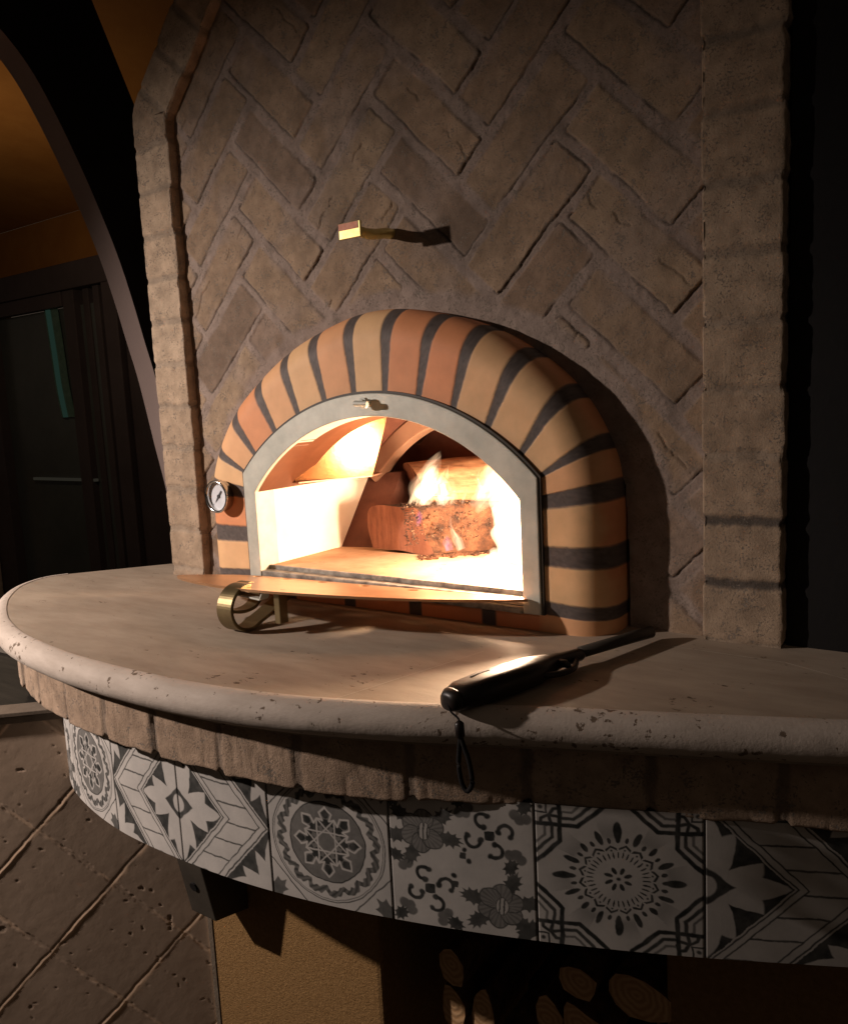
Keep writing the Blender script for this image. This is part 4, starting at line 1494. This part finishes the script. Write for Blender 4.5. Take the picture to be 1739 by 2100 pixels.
obj('gas_window', body([(0.018, .003, .0262, .0008, .0012, 1), (0.019, .003, .0266, .0016, .0016, 1), (0.040, .003, .0272, .0016, .0016, 1), (0.041, .003, .0268, .0008, .0012, 1)], 8), M['ink'], lighter)
def cp(x, z, y=-0.300):
    return (0.016 + .975 * x, -0.0215 + .975 * y, 0.0065 + .975 * z)


cordp = catmull([lp(-0.011, 0, .010), (0.2700, -0.3135, 0.0035), cp(.268, -.0075), cp(.269, -.012)], 5)
obj('thread', MB().tube([tuple(p) for p in cordp], .0009, 8), M['cord'], lighter, smooth=True)
obj('cord_bead', MB().tube([cp(.269, -.010), cp(.269, -.012), cp(.2695, -.023), cp(.2695, -.025)], [.002, .0040, .0040, .0025], 12), M['black'], lighter, smooth=True)
lp_ = catmull([cp(.2695, -.024), cp(.2680, -.034), cp(.2665, -.050), cp(.2690, -.066), cp(.2745, -.0715), cp(.2795, -.062), cp(.2770, -.044), cp(.2730, -.033), cp(.2700, -.024)], 8)
obj('wrist_cord', MB().tube([tuple(p) for p in lp_], .0021, 10), M['cord'], lighter, smooth=True)

# ------------------------------------------------------------------ burning logs
def log_mesh(p0, p1, sec, taper=1.0, n=14, seed=0, jag=0.003, ocut=None, sm=5):
    """polygonal cross section sec (list of (side, up)) swept from p0 to p1 with a rough surface"""
    p0, p1 = Vector(p0), Vector(p1)
    d = (p1 - p0).normalized()
    u = d.cross(Vector((0, 0, 1))).normalized()
    w = u.cross(d)
    L = (p1 - p0).length
    sec2 = catmull([tuple(s) for s in sec] + [tuple(sec[0])], sm)[:-1]
    m = len(sec2)
    rows = []
    rs = np.random.RandomState(seed)
    for i in range(n + 1):
        t = i / n
        row = []
        for k, (a, b_) in enumerate(sec2):
            r = 1 + jag * 8 * (float(fbm(np.array([k * 1.3 + seed]), np.array([t * 5.0]), seed)[0]) - .5)
            off_ = 0
            if ocut is not None:
                off_ = ocut[0] * a + ocut[1] * b_
            row.append(tuple(p0 + d * (L * t + off_ * (1 - t)) + u * a * r * (1 + (taper - 1) * t) + w * b_ * r * (1 + (taper - 1) * t)))
        rows.append(row)
    side_ = MB()
    vs = [p for r in rows for p in r]
    side_.add(vs, [(i * m + k, i * m + (k + 1) % m, (i + 1) * m + (k + 1) % m, (i + 1) * m + k) for i in range(n) for k in range(m)])
    end = MB().add(rows[0], [tuple(range(m))[::-1]])
    end2 = MB().add(rows[-1], [tuple(range(m))])
    return side_, (end, end2)


fl = 0.0412
# front split log: square-ish end towards the left
F0, F1 = (-0.080, 0.092, fl + 0.034), (0.072, 0.238, fl + 0.034)
flog = empty('burning_log', F0, 'front burning log with a square reddish sawn end facing left', 'log', 'logs burning in the oven')
sec = [(-0.036, -0.030), (-0.042, 0.008), (-0.034, 0.034), (0.006, 0.034), (0.026, 0.030), (0.032, -0.004), (0.040, -0.033), (0.0, -0.030)]
sd, en = log_mesh(F0, F1, sec, 1.0, 18, 3, 0.004, ocut=(1.02, 0.0))
obj('bark', sd, M['ash'], flog, smooth=True)
[obj('sawn_end', e_, M['endwood'], flog) for e_ in en]
R0, R1 = (-0.118, 0.200, 0.112), (0.200, 0.315, 0.130)
rlog = empty('burning_log', R0, 'large pale rear log with long grain lying behind the front log in the fire', 'log', 'logs burning in the oven')
sec = [(-0.054, -0.022), (-0.048, 0.022), (-0.022, 0.048), (0.014, 0.055), (0.044, 0.040), (0.058, 0.004), (0.050, -0.034), (0.018, -0.058), (-0.028, -0.052)]
sd, en = log_mesh(R0, R1, sec, 1.04, 18, 8, 0.010, ocut=(0.55, -0.35))
obj('split_face', sd, M['grain'], rlog, smooth=True)
[obj('sawn_end', e_, M['endwood'], rlog) for e_ in en]
G0, G1 = (0.105, 0.085, fl + 0.026), (0.185, 0.170, fl + 0.030)
glog = empty('burning_log', G0, 'small charred log wrapped in white flames at the right side of the oven', 'log', 'logs burning in the oven')
sec = [(-0.024, -0.020), (-0.028, 0.006), (-0.012, 0.024), (0.016, 0.022), (0.028, 0.0), (0.016, -0.024)]
sd, en = log_mesh(G0, G1, sec, 1.0, 14, 12, 0.012)
obj('bark', sd, M['ash'], glog, smooth=True)
[obj('sawn_end', e_, M['endwood'], glog) for e_ in en]
# embers and curled bark flakes on the front log
em = MB()
rs = np.random.RandomState(5)
d3 = (Vector(F1) - Vector(F0)).normalized()
u3 = d3.cross(Vector((0, 0, 1))).normalized()
for i in range(260):
    t = rs.rand() ** 1.2
    a = rs.uniform(-0.4, 2.0)
    p = Vector(F0) + d3 * (0.012 + t * 0.165) + u3 * (0.039 * math.cos(a)) + Vector((0, 0, 0.036 * math.sin(a)))
    s = rs.uniform(0.0008, 0.0026)
    ax = [Vector(rs.normal(size=3)).normalized() for _ in range(3)]
    em.add([p, p + ax[0] * s * 1.6, p + ax[1] * s], [(0, 1, 2)])
obj('ember_flake', em, emit('ember', (1.0, 0.50, 0.22), 1.3), flog)
fk = MB()
for i in range(300):
    t = rs.rand() ** 2.2 * .8
    a = rs.uniform(-0.5, 1.9)
    p = Vector(F0) + d3 * (0.006 + t * 0.13) + u3 * (0.040 * math.cos(a)) + Vector((0, 0, 0.037 * math.sin(a)))
    s = rs.uniform(0.0015, 0.0042)
    ax = [Vector(rs.normal(size=3)).normalized() for _ in range(3)]
    fk.add([p, p + ax[0] * s * 1.8, p + ax[1] * s], [(0, 1, 2)])
obj('bark_flake', fk, M['char'], flog)

rs = np.random.RandomState(77)
coal = MB()
for i in range(150):
    t = rs.rand()
    q0 = Vector(F0) + d3 * (0.02 + t * 0.15) + u3 * (0.040 + abs(rs.normal()) * 0.012)
    q0.z = fl + 0.0002
    s = rs.uniform(0.0012, 0.0042)
    m4 = Matrix.Translation(q0) @ Matrix.Rotation(rs.rand() * 6, 4, 'Z') @ Matrix.Rotation(rs.uniform(-.5, .5), 4, 'X')
    coal.box((-s, -s * .6, 0), (s, s * .6, s * .7), m4)
co_ = obj('embers', coal, M['ash'], None)
tag(co_, 'scatter of small charred embers on the hearth in front of the burning logs', 'embers', kind='stuff')
# flames: closed bodies of glowing gas
fire = empty('fire', (0, 0.10, 0.05), 'white hot flames licking over the logs inside the oven', 'fire')


def flame(pts, rads, mat, flat=(1, 1)):
    P = catmull(pts, 12)
    n_ = len(P)
    Rr = np.interp(np.linspace(0, 1, n_), np.linspace(0, 1, len(rads)), rads)
    Rr = np.convolve(np.pad(Rr, 4, mode='edge'), np.ones(9) / 9, mode='valid') * np.minimum(1, np.linspace(1, 0, n_) * 6 + .05)
    m_ = MB().tube([tuple(p) for p in P], list(Rr), 28, caps=True, flat=flat)
    c = np.array(m_.v)
    cc = P[np.minimum(np.arange(len(c)) // 28, n_ - 1)][:, :3]
    th_ = (np.arange(len(c)) % 28) / 28 * 2 * PI
    hh_ = c[:, 2] * 70
    k_ = 0.72 + 0.28 * np.sin(th_ * 3 + hh_ * 1.1 + pts[0][0] * 90) + 0.22 * np.sin(th_ * 5 - hh_ * 1.7) * np.minimum(1, (np.arange(len(c)) // 28) / n_ * 2)
    c = cc + (c - cc) * k_[:, None]
    m_.v = [tuple(p) for p in c]
    return obj('flame', m_, mat, fire, smooth=True)


VW = vol('flame_core', (1.0, 0.74, 0.46), 110)
VY = vol('flame_tongue', (1.0, 0.68, 0.38), 60)
VT = vol('flame_wisp', (1.0, 0.66, 0.42), 90)
VX = vol('flame_veil', (1.0, 0.62, 0.36), 34)
VP = vol('flame_blue', (0.72, 0.36, 0.95), 30)
flame([(-0.052, 0.122, 0.108), (-0.050, 0.120, 0.122), (-0.044, 0.120, 0.140), (-0.036, 0.120, 0.158), (-0.024, 0.120, 0.172)], [0.006, 0.017, 0.017, 0.010, 0.001], VW)
flame([(-0.026, 0.124, 0.110), (-0.024, 0.124, 0.124), (-0.026, 0.124, 0.142), (-0.022, 0.124, 0.158)], [0.006, 0.015, 0.012, 0.001], VW)
flame([(-0.082, 0.118, 0.106), (-0.072, 0.118, 0.116), (-0.058, 0.118, 0.130), (-0.050, 0.118, 0.142)], [0.003, 0.008, 0.009, 0.001], VY)
flame([(-0.008, 0.124, 0.112), (-0.004, 0.124, 0.122), (0.000, 0.124, 0.134)], [0.004, 0.008, 0.001], VY)
flame([(-0.050, 0.116, 0.150), (-0.040, 0.116, 0.166), (-0.026, 0.116, 0.176), (-0.012, 0.114, 0.184)], [0.004, 0.0035, 0.0018, 0.0004], VT)
flame([(-0.060, 0.116, 0.106), (-0.052, 0.114, 0.130), (-0.040, 0.114, 0.156), (-0.024, 0.114, 0.178), (-0.014, 0.114, 0.192)], [0.010, 0.018, 0.016, 0.008, 0.001], VX)
flame([(-0.072, 0.114, 0.108), (-0.064, 0.112, 0.126), (-0.058, 0.112, 0.146), (-0.046, 0.112, 0.162)], [0.006, 0.011, 0.008, 0.001], VX)
flame([(-0.010, 0.116, 0.112), (-0.004, 0.114, 0.130), (-0.010, 0.114, 0.150), (-0.002, 0.114, 0.172)], [0.006, 0.012, 0.009, 0.001], VX)
flame([(0.040, 0.112, 0.110), (0.060, 0.106, 0.130), (0.082, 0.098, 0.160), (0.096, 0.092, 0.190)], [0.010, 0.022, 0.020, 0.002], VX)
flame([(0.090, 0.070, 0.120), (0.100, 0.070, 0.150), (0.110, 0.072, 0.180), (0.106, 0.076, 0.206)], [0.010, 0.026, 0.018, 0.001], VX)
flame([(0.118, 0.060, 0.050), (0.128, 0.058, 0.085), (0.134, 0.060, 0.120), (0.128, 0.068, 0.150), (0.112, 0.080, 0.178), (0.100, 0.085, 0.196)], [0.018, 0.030, 0.032, 0.026, 0.012, 0.001], VW)
flame([(0.090, 0.088, 0.085), (0.094, 0.086, 0.105), (0.100, 0.084, 0.128), (0.098, 0.084, 0.150)], [0.008, 0.016, 0.016, 0.001], VW)
flame([(0.150, 0.030, 0.046), (0.160, 0.025, 0.070), (0.163, 0.025, 0.100), (0.155, 0.035, 0.140)], [0.014, 0.024, 0.022, 0.002], VW)
flame([(0.100, 0.050, 0.046), (0.106, 0.048, 0.056), (0.112, 0.048, 0.070)], [0.010, 0.016, 0.004], VW)
flame([(0.052, 0.126, 0.122), (0.064, 0.122, 0.132), (0.078, 0.112, 0.140), (0.090, 0.102, 0.148)], [0.003, 0.007, 0.010, 0.003], VY)
flame([(0.040, 0.120, 0.124), (0.046, 0.118, 0.136), (0.041, 0.118, 0.150), (0.047, 0.118, 0.166)], [0.002, 0.0040, 0.0026, 0.0004], VT)
flame([(0.014, 0.118, 0.114), (0.019, 0.116, 0.124), (0.026, 0.116, 0.138)], [0.002, 0.0034, 0.0004], VT)
flame([(0.022, 0.098, 0.052), (0.016, 0.098, 0.066), (0.006, 0.100, 0.082), (0.004, 0.102, 0.104)], [0.007, 0.008, 0.0028, 0.0006], VT)
flame([(0.004, 0.094, 0.050), (0.002, 0.094, 0.060), (0.000, 0.096, 0.074)], [0.007, 0.008, 0.001], VP)
flame([(-0.044, 0.088, 0.084), (-0.040, 0.088, 0.096), (-0.040, 0.089, 0.108)], [0.003, 0.007, 0.001], VP)
flame([(0.044, 0.112, 0.122), (0.050, 0.112, 0.130), (0.060, 0.110, 0.142)], [0.004, 0.008, 0.001], VP)
flame([(0.150, 0.000, 0.047), (0.160, -0.004, 0.056), (0.172, -0.004, 0.060)], [0.004, 0.006, 0.001], VP)

# ------------------------------------------------------------------ firewood in the niche
lgs = [((0.072, -0.472), .020, .026, 'bark edged log end at the upper left of the wood niche'),
       ((0.066, -0.540), .022, .034, 'pale split log end with a crack at the left side of the wood niche'),
       ((0.104, -0.535), .017, .030, 'narrow split log end beside the cracked one in the wood niche'),
       ((0.253, -0.428), .030, .020, 'rounded log end high on the right of the wood niche pile'),
       ((0.318, -0.425), .036, .024, 'wide wedge shaped log end at the top right of the wood niche pile'),
       ((0.252, -0.482), .030, .028, 'broad log end just below the two topmost in the niche'),
       ((0.205, -0.500), .018, .026, 'dim log end left of the broad one in the niche'),
       ((0.360, -0.470), .020, .020, 'small log end at the far right edge of the wood niche'),
       ((0.165, -0.545), .022, .020, 'dark low log end in the middle of the wood niche')]
for i, ((lx, lz), ra, rb, lab) in enumerate(lgs):
    lx, lz, ra, rb = 0.0511 + 0.92 * lx, 0.0208 + 0.92 * lz, ra * 1.15, rb * 1.15
    y0 = -0.112 + 0.02 * ((i * 37) % 5) / 5
    lo = empty('firewood_log', (lx, y0, lz), lab, 'log', 'firewood in the niche')
    k = 5 + i % 3
    rs = np.random.RandomState(40 + i)
    sec = [(ra * math.cos(2 * PI * j / k + .3) * rs.uniform(.5, 1.2), rb * math.sin(2 * PI * j / k + .3) * rs.uniform(.5, 1.2)) for j in range(k)]
    sd, en = log_mesh((lx, y0, lz), (lx + rs.uniform(-.01, .01), 0.18, lz), sec, 1.0, 6, i + 20, 0.012, sm=2)
    obj('bark', sd, M['bark'], lo, smooth=True)
    [obj('sawn_end', e_, M['logend'], lo) for e_ in en]
